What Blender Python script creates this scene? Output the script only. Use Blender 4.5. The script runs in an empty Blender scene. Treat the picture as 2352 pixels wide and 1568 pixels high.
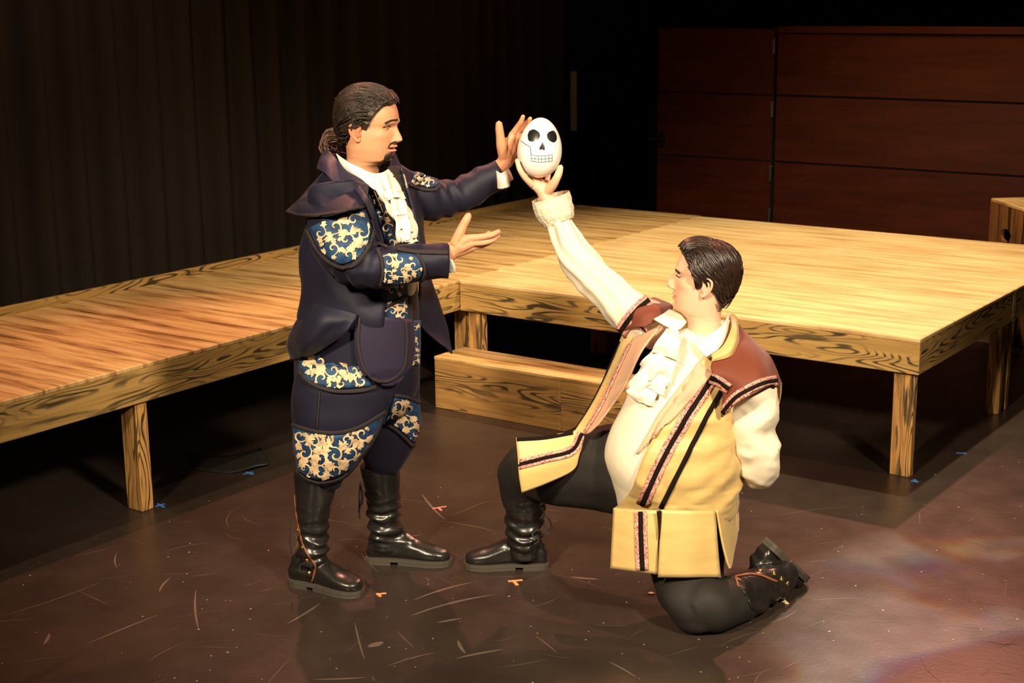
import bpy, bmesh, math, random
import numpy as np
from mathutils import Vector, Matrix, noise
from mathutils.bvhtree import BVHTree
random.seed(7); rng = np.random.default_rng(7)
scene = bpy.context.scene
C = scene.collection
# ------------------------------------------------------------ camera
CAM = np.array([4.50812605, -5.83504010, 2.03331230]); YAW, PITCH, ROLL, FPX = -0.622434626, 0.232173359, -0.0116047386, 3440.96910
W_, H_ = 2352, 1568
_fw = np.array([math.sin(YAW)*math.cos(PITCH), math.cos(YAW)*math.cos(PITCH), -math.sin(PITCH)])
_r0 = np.array([math.cos(YAW), -math.sin(YAW), 0.0]); _u0 = np.cross(_r0, _fw)
_r = math.cos(ROLL)*_r0+math.sin(ROLL)*_u0; _u = -math.sin(ROLL)*_r0+math.cos(ROLL)*_u0
RH = _r0.copy(); FH = np.array([math.sin(YAW), math.cos(YAW), 0.0]); UP = np.array([0, 0, 1.0])
cd = bpy.data.cameras.new('camera'); cam = bpy.data.objects.new('camera', cd); C.objects.link(cam)
cam.matrix_world = Matrix(((_r[0], _u[0], -_fw[0], CAM[0]), (_r[1], _u[1], -_fw[1], CAM[1]), (_r[2], _u[2], -_fw[2], CAM[2]), (0, 0, 0, 1)))
cd.sensor_fit = 'HORIZONTAL'; cd.sensor_width = 36; cd.lens = 36*FPX/W_
cd.clip_start = .05; cd.clip_end = 60
cd.dof.use_dof = True; cd.dof.focus_distance = 5.0; cd.dof.aperture_fstop = 7.0
scene.camera = cam
# ------------------------------------------------------------ world, exposure, stage lights
scene.view_settings.view_transform = 'Standard'; scene.view_settings.look = 'None'
scene.view_settings.gamma = 1.0; scene.view_settings.use_curve_mapping = False
scene.view_settings.exposure = 0.0
wd = bpy.data.worlds.new('dark_theatre'); scene.world = wd; wd.use_nodes = True
wd.node_tree.nodes['Background'].inputs[0].default_value = (.9, .75, .6, 1); wd.node_tree.nodes['Background'].inputs[1].default_value = .006
def VW(rx, fwd, z):            # a point given by metres to the right of, ahead of the camera's foot, and height
    return np.array([CAM[0], CAM[1], 0])+RH*rx+FH*fwd+UP*z
def spot(name, loc, target, power, col, size=40, blend=.6, rad=.06):
    ld = bpy.data.lights.new(name, 'SPOT'); ld.energy = power; ld.color = col
    ld.spot_size = math.radians(size); ld.spot_blend = blend; ld.shadow_soft_size = rad
    o = bpy.data.objects.new(name, ld); C.objects.link(o); o.location = Vector(loc)
    o.rotation_euler = (Vector(target)-Vector(loc)).to_track_quat('-Z', 'Y').to_euler()
    return o
WARM = (1.0, .78, .48)
LIGHTS = []
spot('front_spot_left', VW(-2.2, .0, 4.2), VW(.1, 4.9, 1.0), 2450, (1., .82, .57), 38, .8, .3)
spot('front_spot_right', VW(2.6, .2, 4.4), VW(.35, 4.85, .95), 2250, (1., .84, .60), 36, .8, .3)
spot('back_spot_red', (-.9, -.2, 4.9), VW(-.45, 4.40, .0), 720, (1., .38, .24), 62, .6)
spot('back_spot_rose', (1.2, 4.5, 5.2), VW(.55, 4.3, .0), 1250, (1., .36, .24), 35, .6)
spot('deck_spot_white', (2.0, 1.6, 5.0), (1.3, 1.0, .6), 1350, (1., .81, .51), 62, .8)
spot('walkway_spot_amber', (-.2, -1.6, 5.0), (-.8, -1.2, .6), 330, (1., .74, .44), 70, .8)
def gobo(loc, target, power):
    o = spot('gobo_projector', loc, target, power, (1., .93, .78), 23, .35, .01); ld = o.data; ld.use_nodes = True; nt = ld.node_tree; em = nt.nodes['Emission']
    tc = nt.nodes.new('ShaderNodeTexCoord'); cmb = nt.nodes.new('ShaderNodeCombineColor')
    for k, (ch, sc) in enumerate((('Red', 1.0), ('Green', 1.006), ('Blue', 1.012))):
        mp = nt.nodes.new('ShaderNodeMapping'); mp.inputs['Scale'].default_value = (sc, sc, sc); nt.links.new(tc.outputs['Normal'], mp.inputs[0])
        n = nt.nodes.new('ShaderNodeTexNoise'); n.inputs['Scale'].default_value = 9.5; n.inputs['Detail'].default_value = 2.5; n.inputs['Distortion'].default_value = .6; nt.links.new(mp.outputs[0], n.inputs[0])
        mr = nt.nodes.new('ShaderNodeMapRange'); mr.inputs[1].default_value = .46; mr.inputs[2].default_value = .56; nt.links.new(n.outputs[0], mr.inputs[0]); nt.links.new(mr.outputs[0], cmb.inputs[ch])
    nt.links.new(cmb.outputs[0], em.inputs['Color'])
gobo((1.5, 1.9, 5.3), (3.68, -1.22, 0), 2800)
spot('wall_wash', (2.2, 2.9, 4.4), (1.5, 4.0, 1.25), 300, (1., .70, .40), 60, .9)
# ------------------------------------------------------------ helpers
def ray(px, py): return _fw+_r*((px-W_/2)/FPX)-_u*((py-H_/2)/FPX)
def V(px, py, d):              # the point seen at a pixel, d metres ahead of the camera
    v = ray(px, py); return CAM+v*(d/(v@FH))
def FL(px, py, z=0.0):         # the point seen at a pixel on the level z
    v = ray(px, py); return CAM+v*((z-CAM[2])/v[2])
def DZ(px, py, z): return float((FL(px, py, z)-CAM)@FH)      # how far ahead a pixel's ray reaches the level z
def PROJ(P):
    d = np.asarray(P, float)-CAM; z = d@_fw
    return np.stack([W_/2+FPX*(d@_r)/z, H_/2-FPX*(d@_u)/z], -1)
def link(o, parent=None):
    C.objects.link(o)
    if parent is not None: o.parent = parent
    return o
def mesh_obj(name, verts, faces, mat=None, parent=None, smooth=True, col=None):
    me = bpy.data.meshes.new(name)
    me.from_pydata([tuple(map(float, v)) for v in verts], [], [tuple(map(int, f)) for f in faces])
    me.validate(); me.update()
    if smooth: me.polygons.foreach_set('use_smooth', [True]*len(me.polygons))
    if col is not None:
        ca = me.color_attributes.new('Col', 'FLOAT_COLOR', 'POINT')
        cc = np.ones((len(col), 4)); cc[:, :3] = col; ca.data.foreach_set('color', cc.ravel())
    if mat is not None: me.materials.append(mat)
    return link(bpy.data.objects.new(name, me), parent)
def recalc(o):
    bm = bmesh.new(); bm.from_mesh(o.data); bmesh.ops.recalc_face_normals(bm, faces=bm.faces); bm.to_mesh(o.data); bm.free(); return o
def empty(name, loc, label=None, cat=None, group=None):
    o = bpy.data.objects.new(name, None); o.location = Vector(loc); o.empty_display_size = .1
    link(o); tag(o, label, cat, group); return o
def tag(o, label=None, cat=None, group=None, kind=None):
    if label: o['label'] = label
    if cat: o['category'] = cat
    if group: o['group'] = group
    if kind: o['kind'] = kind
    return o
def box(name, lo, hi, mat, parent=None, bev=.003, off=(0, 0, 0)):
    lo = np.array(lo, float); hi = np.array(hi, float); c = (lo+hi)/2
    bm = bmesh.new(); bmesh.ops.create_cube(bm, size=1.0)
    bmesh.ops.scale(bm, vec=Vector(hi-lo), verts=bm.verts)
    if bev: bmesh.ops.bevel(bm, geom=list(bm.edges), offset=bev, segments=1, affect='EDGES', profile=.5)
    me = bpy.data.meshes.new(name); bm.to_mesh(me); bm.free(); me.materials.append(mat)
    o = bpy.data.objects.new(name, me); link(o, parent); o.location = Vector(c-np.array(off))
    return o
def CR(P, n):                  # Catmull-Rom through rows of P, n steps a span
    P = np.asarray(P, float); m = len(P)
    if m == 2:
        t = np.linspace(0, 1, n+1)[:, None] if P.ndim == 2 else np.linspace(0, 1, n+1).reshape(-1, *([1]*(P.ndim-1)))
        return P[0]*(1-t)+P[1]*t
    ext = np.concatenate([(2*P[0]-P[1])[None], P, (2*P[-1]-P[-2])[None]])
    out = []
    for i in range(m-1):
        p0, p1, p2, p3 = ext[i:i+4]
        for k in range(n):
            t = k/n
            out.append(.5*((2*p1)+(p2-p0)*t+(2*p0-5*p1+4*p2-p3)*t*t+(3*p1-p0-3*p2+p3)*t**3))
    out.append(P[-1]); return np.array(out)
def nz(p, s=1.0, seed=0.0):
    return noise.noise(Vector((p[0]*s+seed, p[1]*s-seed*.7, p[2]*s+seed*1.3)))
def rid(p, s=1.0, seed=0.0): return .22-abs(nz(p, s, seed))      # sharp creases
class Loft:
    """rings of points along a limb or trunk; each section is (left px, left py, right px, right py, depth, depth ratio)"""
    def __init__(s, secs, nseg=48, nper=8, power=2.0, wr=None, raw=None):
        if raw is None:
            c, a, rt = [], [], []
            for q in secs:
                xl, yl, xr, yr, d, k = q[:6]
                dl, dr = (q[6], q[7]) if len(q) > 7 else (d, d)
                L, R = V(xl, yl, dl), V(xr, yr, dr); c.append((L+R)/2); a.append((R-L)/2); rt.append([k])
        else:
            c, a, rt = raw
        s.c = CR(c, nper); s.a = CR(a, nper); s.k = CR(rt, nper)[:, 0]; s.n = len(s.c); s.nseg = nseg; s.pw = power
        t = np.gradient(s.c, axis=0); t /= np.linalg.norm(t, axis=1)[:, None]+1e-9
        b = np.cross(t, s.a); b /= np.linalg.norm(b, axis=1)[:, None]+1e-9
        b[(b@FH) < 0] *= -1
        for i in range(1, s.n):
            if b[i]@b[i-1] < 0: b[i] *= -1
        s.b = b*(np.linalg.norm(s.a, axis=1)*s.k)[:, None]; s.wr = wr
    def pt(s, i, th, off=0.0):
        ct, st = math.cos(th), math.sin(th); e = 2/s.pw
        x = math.copysign(abs(ct)**e, ct); y = math.copysign(abs(st)**e, st)
        a, b = s.a[i], s.b[i]; la, lb = np.linalg.norm(a), np.linalg.norm(b)
        nrm = a/la*ct/la+b/lb*st/lb; nrm /= np.linalg.norm(nrm)+1e-9
        p = s.c[i]+a*x+b*y
        w = s.wr(i/(s.n-1), th, p) if s.wr else 0.0
        return p+nrm*(off+w)
    def th_at(s, i, px):       # angle on the camera side whose projection lies at column px
        L, R = PROJ(s.c[i]-s.a[i]), PROJ(s.c[i]+s.a[i]); m = (L[0]+R[0])/2; h = (R[0]-L[0])/2
        return -math.acos(max(-1, min(1, (px-m)/h)))
    def rings(s, off=0.0, i0=0, i1=None):
        i1 = s.n if i1 is None else i1
        return np.array([[s.pt(i, 2*math.pi*j/s.nseg, off) for j in range(s.nseg)] for i in range(i0, i1)])
    def closed(s, off=0.0, i0=0, i1=None, cap=(True, True)):
        R = s.rings(off, i0, i1); n, m, _ = R.shape; v = list(R.reshape(-1, 3)); f = []
        for i in range(n-1):
            for j in range(m):
                k = (j+1) % m; f.append((i*m+j, i*m+k, (i+1)*m+k, (i+1)*m+j))
        if cap[0]: v.append(R[0].mean(0)); q = len(v)-1; f += [(q, (j+1) % m, j) for j in range(m)]
        if cap[1]: v.append(R[-1].mean(0)); q = len(v)-1; f += [(q, (n-1)*m+j, (n-1)*m+(j+1) % m) for j in range(m)]
        return v, f
    def obj(s, name, mat, parent, off=0.0, cap=(True, True)):
        v, f = s.closed(off, cap=cap); return recalc(mesh_obj(name, v, f, mat, parent))
    def sector(s, th0, th1, off, nth=40, i0=0, i1=None):   # th0/th1: functions of ring index
        i1 = s.n if i1 is None else i1
        return np.array([[s.pt(i, th0(i)+(th1(i)-th0(i))*j/nth, off(i) if callable(off) else off) for j in range(nth+1)] for i in range(i0, i1)])
def grid_normals(P):
    du = np.gradient(P, axis=0); dv = np.gradient(P, axis=1); n = np.cross(du, dv)
    return n/(np.linalg.norm(n, axis=2)[..., None]+1e-12)
def sheet(name, P, mat, parent, th=.003, wr=None, face_cam=True, smooth=True):
    """a cloth sheet with thickness from a grid of points"""
    P = np.asarray(P, float); N = grid_normals(P)
    if face_cam and np.mean(np.sum(N*(CAM-P), axis=2)) < 0: N = -N
    if wr is not None:
        n, m, _ = P.shape
        wv = np.array([[wr(i/(n-1), j/(m-1), P[i, j]) for j in range(m)] for i in range(n)]); P = P+N*wv[..., None]; 
    A = P+N*th/2; B = P-N*th/2; n, m, _ = P.shape
    v = list(A.reshape(-1, 3))+list(B.reshape(-1, 3)); o = n*m; f = []
    for i in range(n-1):
        for j in range(m-1):
            q = (i*m+j, i*m+j+1, (i+1)*m+j+1, (i+1)*m+j); f.append(q); f.append(tuple(o+x for x in q[::-1]))
    rim = [j for j in range(m)]+[i*m+m-1 for i in range(1, n)]+[(n-1)*m+j for j in range(m-2, -1, -1)]+[i*m for i in range(n-2, 0, -1)]
    for a, b in zip(rim, rim[1:]+rim[:1]): f.append((a, b, o+b, o+a))
    return recalc(mesh_obj(name, v, f, mat, parent, smooth))
def up(G, n=6):                # smooth upsampling of a small grid of control points
    G = np.asarray(G, float); A = CR(G, n); return np.swapaxes(CR(np.swapaxes(A, 0, 1), n), 0, 1)
def PG(rows): return np.array([[V(*q) for q in r] for r in rows])     # grid of (px, py, depth)
def bvh_of(*objs):
    v, f = [], []
    for o in objs:
        k = len(v); v += [o.matrix_world @ x.co if o.parent is None else x.co.copy() for x in o.data.vertices]; f += [tuple(k+i for i in p.vertices) for p in o.data.polygons]
    return BVHTree.FromPolygons(v, f)
def cast(bvh, px, py, off=.002, dflt=None):
    d = Vector(ray(px, py)).normalized(); h = bvh.ray_cast(Vector(CAM), d)
    if h[0] is None:
        if dflt is None: return None
        P = V(px, py, dflt); q = bvh.find_nearest(Vector(P)); return np.array(q[0])
    n = h[1] if h[1].dot(d) < 0 else -h[1]
    return np.array(h[0]+(n*.6-d*.4).normalized()*off)
def drape(name, G, bvh, mat, parent, off=.002, th=.002, n=6, dflt=4.9, wr=None, sm=0):
    """lays a strip or panel, outlined by a pixel grid, onto the cloth below it"""
    G = up(np.asarray(G, float), n); P = np.array([[cast(bvh, x, y, off, dflt) for x, y in r] for r in G])
    for _ in range(sm):
        Q = P.copy(); Q[1:-1, 1:-1] = (P[1:-1, 1:-1]*2+P[:-2, 1:-1]+P[2:, 1:-1]+P[1:-1, :-2]+P[1:-1, 2:])/6; P = Q
    return sheet(name, P, mat, parent, th, wr)
def ribbon(name, pts, w, bvh, mat, parent, off=.003, th=.002, n=8, dflt=4.9):
    c = CR(np.asarray(pts, float), n); t = np.gradient(c, axis=0); t /= np.linalg.norm(t, axis=1)[:, None]+1e-9
    nn = np.stack([-t[:, 1], t[:, 0]], 1)
    G = np.stack([c+nn*w*k for k in (-.5, -.17, .17, .5)], 1)
    P = np.array([[cast(bvh, x, y, off, dflt) for x, y in r] for r in G]); return sheet(name, P, mat, parent, th)
def wire(name, pts, r, mat, parent, n=6, seg=8, taper=None):
    c = CR(np.asarray(pts, float), n) if n > 1 else np.asarray(pts, float)
    v, f = tube_vf(c, [r]*len(c) if taper is None else [r*taper(i/(len(c)-1)) for i in range(len(c))], seg)
    return recalc(mesh_obj(name, v, f, mat, parent))
def tube_vf(c, rad, seg=10, flat=1.0, nrm=None, k0=0):
    c = np.asarray(c, float); t = np.gradient(c, axis=0); t /= np.linalg.norm(t, axis=1)[:, None]+1e-9
    u = np.cross(t[0], [0.3, .2, 1.0]) if nrm is None else np.cross(t[0], nrm)
    v, f = [], []
    for i in range(len(c)):
        u = u-t[i]*(u@t[i]); u /= np.linalg.norm(u)+1e-9; w = np.cross(t[i], u)
        for j in range(seg):
            a = 2*math.pi*j/seg; v.append(c[i]+rad[i]*(u*math.cos(a)+w*math.sin(a)*flat))
    for i in range(len(c)-1):
        for j in range(seg):
            k = (j+1) % seg; f.append((k0+i*seg+j, k0+i*seg+k, k0+(i+1)*seg+k, k0+(i+1)*seg+j))
    v.append(c[0]-t[0]*rad[0]*.6); v.append(c[-1]+t[-1]*rad[-1]*.8); q = len(v)-2
    f += [(k0+q, k0+(j+1) % seg, k0+j) for j in range(seg)]; m = (len(c)-1)*seg
    f += [(k0+q+1, k0+m+j, k0+m+(j+1) % seg) for j in range(seg)]
    return v, f
def ell_vf(c, ax, k0=0, nu=20, nv=14):
    c = np.asarray(c, float); A = np.asarray(ax, float); v, f = [], []
    for i in range(nv+1):
        la = -math.pi/2+math.pi*i/nv
        for j in range(nu):
            lo = 2*math.pi*j/nu; v.append(c+A[0]*math.cos(la)*math.cos(lo)+A[1]*math.cos(la)*math.sin(lo)+A[2]*math.sin(la))
    for i in range(nv):
        for j in range(nu):
            k = (j+1) % nu; f.append((k0+i*nu+j, k0+i*nu+k, k0+(i+1)*nu+k, k0+(i+1)*nu+j))
    return v, f
class Blob:                    # pieces fused into one skin by a voxel remesh
    def __init__(s): s.v, s.f = [], []
    def add(s, vf_fun, *a, **k): 
        v, f = vf_fun(*a, k0=len(s.v), **k); s.v += list(v); s.f += f
    def addvf(s, v, f): k = len(s.v); s.v += list(v); s.f += [tuple(k+i for i in q) for q in f]
    def mesh(s, vox=.003, smooth=3, fac=.5):
        o = mesh_obj('tmp', s.v, s.f); recalc(o)
        m = o.modifiers.new('r', 'REMESH'); m.mode = 'VOXEL'; m.voxel_size = vox
        if smooth: q = o.modifiers.new('s', 'SMOOTH'); q.iterations = smooth; q.factor = fac
        dg = bpy.context.evaluated_depsgraph_get(); e = o.evaluated_get(dg); me = e.to_mesh()
        n = len(me.vertices); co = np.zeros(n*3); me.vertices.foreach_get('co', co)
        F = [tuple(p.vertices) for p in me.polygons]; e.to_mesh_clear()
        d = o.data; bpy.data.objects.remove(o); bpy.data.meshes.remove(d)
        return co.reshape(-1, 3), F
# ------------------------------------------------------------ materials
def mat(name, col, rough=.6, spec=.5, metal=0., sheen=0., bump=None, var=None, attr=False, sss=0., coat=0., aniso=None):
    m = bpy.data.materials.new(name); m.use_nodes = True; nt = m.node_tree; b = nt.nodes['Principled BSDF']
    b.inputs['Base Color'].default_value = (*col, 1); b.inputs['Roughness'].default_value = rough
    b.inputs['Specular IOR Level'].default_value = spec; b.inputs['Metallic'].default_value = metal
    if sheen: b.inputs['Sheen Weight'].default_value = sheen; b.inputs['Sheen Roughness'].default_value = .4
    if coat: b.inputs['Coat Weight'].default_value = coat; b.inputs['Coat Roughness'].default_value = .2
    if sss:
        b.inputs['Subsurface Weight'].default_value = sss; b.inputs['Subsurface Radius'].default_value = (.6, .25, .12); b.inputs['Subsurface Scale'].default_value = .012
    tc = nt.nodes.new('ShaderNodeTexCoord')
    if attr:
        a = nt.nodes.new('ShaderNodeVertexColor'); a.layer_name = 'Col'; nt.links.new(a.outputs[0], b.inputs['Base Color'])
    if var:                    # (scale, amount, stretch)
        mp = nt.nodes.new('ShaderNodeMapping'); mp.inputs['Scale'].default_value = var[2]
        n = nt.nodes.new('ShaderNodeTexNoise'); n.inputs['Scale'].default_value = var[0]; n.inputs['Detail'].default_value = 5
        nt.links.new(tc.outputs['Object'], mp.inputs[0]); nt.links.new(mp.outputs[0], n.inputs[0])
        r = nt.nodes.new('ShaderNodeValToRGB'); r.color_ramp.elements[0].position = .3; r.color_ramp.elements[1].position = .7
        r.color_ramp.elements[0].color = (*[x*(1-var[1]) for x in col], 1); r.color_ramp.elements[1].color = (*[min(1, x*(1+var[1])) for x in col], 1)
        nt.links.new(n.outputs[0], r.inputs[0]); nt.links.new(r.outputs[0], b.inputs['Base Color'])
    if bump:                   # (scale, strength)
        n = nt.nodes.new('ShaderNodeTexNoise'); n.inputs['Scale'].default_value = bump[0]; n.inputs['Detail'].default_value = 4
        nt.links.new(tc.outputs['Object'], n.inputs[0])
        bp = nt.nodes.new('ShaderNodeBump'); bp.inputs['Strength'].default_value = bump[1]; bp.inputs['Distance'].default_value = .004
        nt.links.new(n.outputs[0], bp.inputs['Height']); nt.links.new(bp.outputs[0], b.inputs['Normal'])
    return m
def ramp(nt, pts):
    r = nt.nodes.new('ShaderNodeValToRGB'); e = r.color_ramp.elements
    while len(e) < len(pts): e.new(.5)
    for i, (p, c) in enumerate(pts): e[i].position = p; e[i].color = (*c, 1)
    return r
def wood_top(name, sc, cols, rough=.45, seed=0.):
    m = bpy.data.materials.new(name); m.use_nodes = True; nt = m.node_tree; b = nt.nodes['Principled BSDF']
    tc = nt.nodes.new('ShaderNodeTexCoord'); mp = nt.nodes.new('ShaderNodeMapping'); mp.inputs['Scale'].default_value = sc; mp.inputs['Location'].default_value = (seed, seed*.3, 0)
    nt.links.new(tc.outputs['Object'], mp.inputs[0])
    n = nt.nodes.new('ShaderNodeTexNoise'); n.inputs['Scale'].default_value = 1.0; n.inputs['Detail'].default_value = 6; n.inputs['Roughness'].default_value = .62; n.inputs['Distortion'].default_value = .25
    nt.links.new(mp.outputs[0], n.inputs[0])
    r = ramp(nt, cols); nt.links.new(n.outputs[0], r.inputs[0])
    n2 = nt.nodes.new('ShaderNodeTexNoise'); n2.inputs['Scale'].default_value = 2.2; n2.inputs['Detail'].default_value = 3
    nt.links.new(tc.outputs['Object'], n2.inputs[0])
    mx = nt.nodes.new('ShaderNodeMix'); mx.data_type = 'RGBA'; mx.blend_type = 'MULTIPLY'; mx.inputs[0].default_value = .5
    r2 = ramp(nt, [(.3, (.7, .62, .5)), (.65, (1, 1, 1))]); nt.links.new(n2.outputs[0], r2.inputs[0])
    nt.links.new(r.outputs[0], mx.inputs['A']); nt.links.new(r2.outputs[0], mx.inputs['B']); nt.links.new(mx.outputs['Result'], b.inputs['Base Color'])
    b.inputs['Roughness'].default_value = rough; b.inputs['Specular IOR Level'].default_value = .35
    bp = nt.nodes.new('ShaderNodeBump'); bp.inputs['Strength'].default_value = .15; bp.inputs['Distance'].default_value = .003
    nt.links.new(n.outputs[0], bp.inputs['Height']); nt.links.new(bp.outputs[0], b.inputs['Normal'])
    return m
def wood_grain(name, axis, light, mid, dark, scale=9., stretch=.16, seed=0., dist=3.5):
    """faux-painted cathedral grain: contour lines of a stretched noise; axis = the board's long axis"""
    m = bpy.data.materials.new(name); m.use_nodes = True; nt = m.node_tree; b = nt.nodes['Principled BSDF']
    tc = nt.nodes.new('ShaderNodeTexCoord'); mp = nt.nodes.new('ShaderNodeMapping')
    s = [1., 1., 1.]; s[axis] = stretch; mp.inputs['Scale'].default_value = s; mp.inputs['Location'].default_value = (seed, seed*1.7, seed*.4)
    nt.links.new(tc.outputs['Object'], mp.inputs[0])
    n = nt.nodes.new('ShaderNodeTexNoise'); n.inputs['Scale'].default_value = scale; n.inputs['Detail'].default_value = 1.2; n.inputs['Roughness'].default_value = .35
    nt.links.new(mp.outputs[0], n.inputs[0])
    mu = nt.nodes.new('ShaderNodeMath'); mu.operation = 'MULTIPLY'; mu.inputs[1].default_value = dist*6.283; nt.links.new(n.outputs[0], mu.inputs[0])
    sn = nt.nodes.new('ShaderNodeMath'); sn.operation = 'SINE'; nt.links.new(mu.outputs[0], sn.inputs[0])
    def mth(op, a, b_=None):
        q = nt.nodes.new('ShaderNodeMath'); q.operation = op
        for k, z in enumerate((a, b_)):
            if z is None: continue
            if isinstance(z, (int, float)): q.inputs[k].default_value = z
            else: nt.links.new(z, q.inputs[k])
        return q.outputs[0]
    def mrange(x, lo, hi):
        q = nt.nodes.new('ShaderNodeMapRange'); q.interpolation_type = 'SMOOTHSTEP'; q.inputs[1].default_value = lo; q.inputs[2].default_value = hi; nt.links.new(x, q.inputs[0]); return q.outputs[0]
    fine = nt.nodes.new('ShaderNodeTexNoise'); fine.inputs['Scale'].default_value = scale*4; fine.inputs['Detail'].default_value = 4
    mp2 = nt.nodes.new('ShaderNodeMapping'); s2 = [1., 1., 1.]; s2[axis] = stretch*.35; mp2.inputs['Scale'].default_value = s2; nt.links.new(tc.outputs['Object'], mp2.inputs[0]); nt.links.new(mp2.outputs[0], fine.inputs[0])
    big = nt.nodes.new('ShaderNodeTexNoise'); big.inputs['Scale'].default_value = scale*.8; big.inputs['Detail'].default_value = 1.5; nt.links.new(mp.outputs[0], big.inputs[0])
    blot = nt.nodes.new('ShaderNodeTexNoise'); blot.inputs['Scale'].default_value = scale*1.6; blot.inputs['Detail'].default_value = 3; nt.links.new(mp.outputs[0], blot.inputs[0])
    line = mth('MULTIPLY', mrange(sn.outputs[0], .15, .9), mrange(big.outputs[0], .38, .54))
    dk = mth('MAXIMUM', mth('MULTIPLY', line, .95), mth('MULTIPLY', mrange(blot.outputs[0], .60, .70), .8))
    dk = mth('MULTIPLY', dk, mrange(fine.outputs[0], .28, .5))
    r0 = ramp(nt, [(.30, mid), (.62, light)]); nt.links.new(fine.outputs[0], r0.inputs[0])
    r = nt.nodes.new('ShaderNodeMix'); r.data_type = 'RGBA'; nt.links.new(dk, r.inputs[0]); nt.links.new(r0.outputs[0], r.inputs['A']); r.inputs['B'].default_value = (*dark, 1)
    nt.links.new(r.outputs['Result'], b.inputs['Base Color']); b.inputs['Roughness'].default_value = .5; b.inputs['Specular IOR Level'].default_value = .35
    return m
# ------------------------------------------------------------ the setting
def floor_mat():
    m = bpy.data.materials.new('black_stage_floor'); m.use_nodes = True; nt = m.node_tree; b = nt.nodes['Principled BSDF']
    tc = nt.nodes.new('ShaderNodeTexCoord')
    n = nt.nodes.new('ShaderNodeTexNoise'); n.inputs['Scale'].default_value = 2.3; n.inputs['Detail'].default_value = 8; n.inputs['Roughness'].default_value = .65
    nt.links.new(tc.outputs['Object'], n.inputs[0])
    r = ramp(nt, [(.3, (.024, .016, .013)), (.55, (.034, .023, .018)), (.8, (.050, .034, .027))]); nt.links.new(n.outputs[0], r.inputs[0])
    nt.links.new(r.outputs[0], b.inputs['Base Color'])
    n2 = nt.nodes.new('ShaderNodeTexNoise'); n2.inputs['Scale'].default_value = 7; n2.inputs['Detail'].default_value = 6; nt.links.new(tc.outputs['Object'], n2.inputs[0])
    r2 = nt.nodes.new('ShaderNodeMapRange'); r2.inputs[3].default_value = .24; r2.inputs[4].default_value = .42; nt.links.new(n2.outputs[0], r2.inputs[0]); nt.links.new(r2.outputs[0], b.inputs['Roughness'])
    b.inputs['Specular IOR Level'].default_value = .4
    bp = nt.nodes.new('ShaderNodeBump'); bp.inputs['Strength'].default_value = .08; bp.inputs['Distance'].default_value = .004
    n3 = nt.nodes.new('ShaderNodeTexNoise'); n3.inputs['Scale'].default_value = 60; n3.inputs['Detail'].default_value = 3; nt.links.new(tc.outputs['Object'], n3.inputs[0])
    nt.links.new(n3.outputs[0], bp.inputs['Height']); nt.links.new(bp.outputs[0], b.inputs['Normal'])
    return m
M = {}
M['floor'] = floor_mat()
M['black'] = mat('black_masonry', (.012, .011, .012), .9, .1)
M['curtain'] = mat('black_velour', (.022, .016, .012), .95, .1, sheen=.0, bump=(300, .2))
M['wallwood'] = wood_top('mahogany_veneer', (1.2, 3., 14.), [(.25, (.050, .008, .002)), (.5, (.085, .015, .004)), (.75, (.115, .023, .006))], .4)
M['joint'] = mat('dark_joint', (.006, .004, .004), .8)
M['steel'] = mat('brushed_steel', (.5, .47, .42), .35, metal=1.)
TAN, LT, DK = (.52, .30, .10), (.66, .42, .16), (.15, .075, .035)
M['top_main'] = wood_top('painted_deck_wood', (1.7, 21., 4.), [(.26, (.38, .21, .085)), (.40, (.60, .37, .16)), (.53, (.75, .52, .25)), (.75, (.84, .64, .36))], .42)
M['top_walk'] = wood_top('painted_walkway_wood', (1.7, 18., 4.), [(.32, (.12, .055, .025)), (.43, (.42, .23, .085)), (.53, (.62, .39, .16)), (.74, (.76, .54, .26))], .40, 3.)
GL, GM, GD = (.48, .285, .085), (.35, .20, .060), (.026, .026, .017)
M['grain_x'] = wood_grain('painted_grain_board', 0, GL, GM, GD, 15., .13, 0.3, 13.)
M['grain_y'] = wood_grain('painted_grain_board_side', 1, GL, GM, GD, 15., .13, 4.1, 13.)
M['grain_z'] = wood_grain('painted_grain_post', 2, (.58, .30, .09), (.40, .19, .055), GD, 16., .13, 1.2, 12.)
M['grain_box'] = wood_grain('painted_grain_step', 0, (.42, .22, .065), (.26, .13, .04), (.032, .026, .015), 13., .13, 8.2, 13.)
M['crate'] = wood_grain('dark_crate_grain', 2, (.30, .12, .035), (.17, .06, .02), (.015, .01, .007), 12., .07, 2.2)
fl = mesh_obj('floor', [(-6, -9, 0), (9, -9, 0), (9, 8, 0), (-6, 8, 0)], [(0, 1, 2, 3)], M['floor'], smooth=False); tag(fl, kind='structure', label='dark scuffed stage floor')
wr_ = box('wall_rear', (-6, 7.9, 0), (9, 8.0, 6), M['black'], bev=0); tag(wr_, kind='structure', label='black wall behind the stage')
wl_ = box('wall_left', (-3.1, -9, 0), (-3.0, 7.9, 6), M['black'], bev=0); tag(wl_, kind='structure', label='black side wall behind the curtain')
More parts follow.
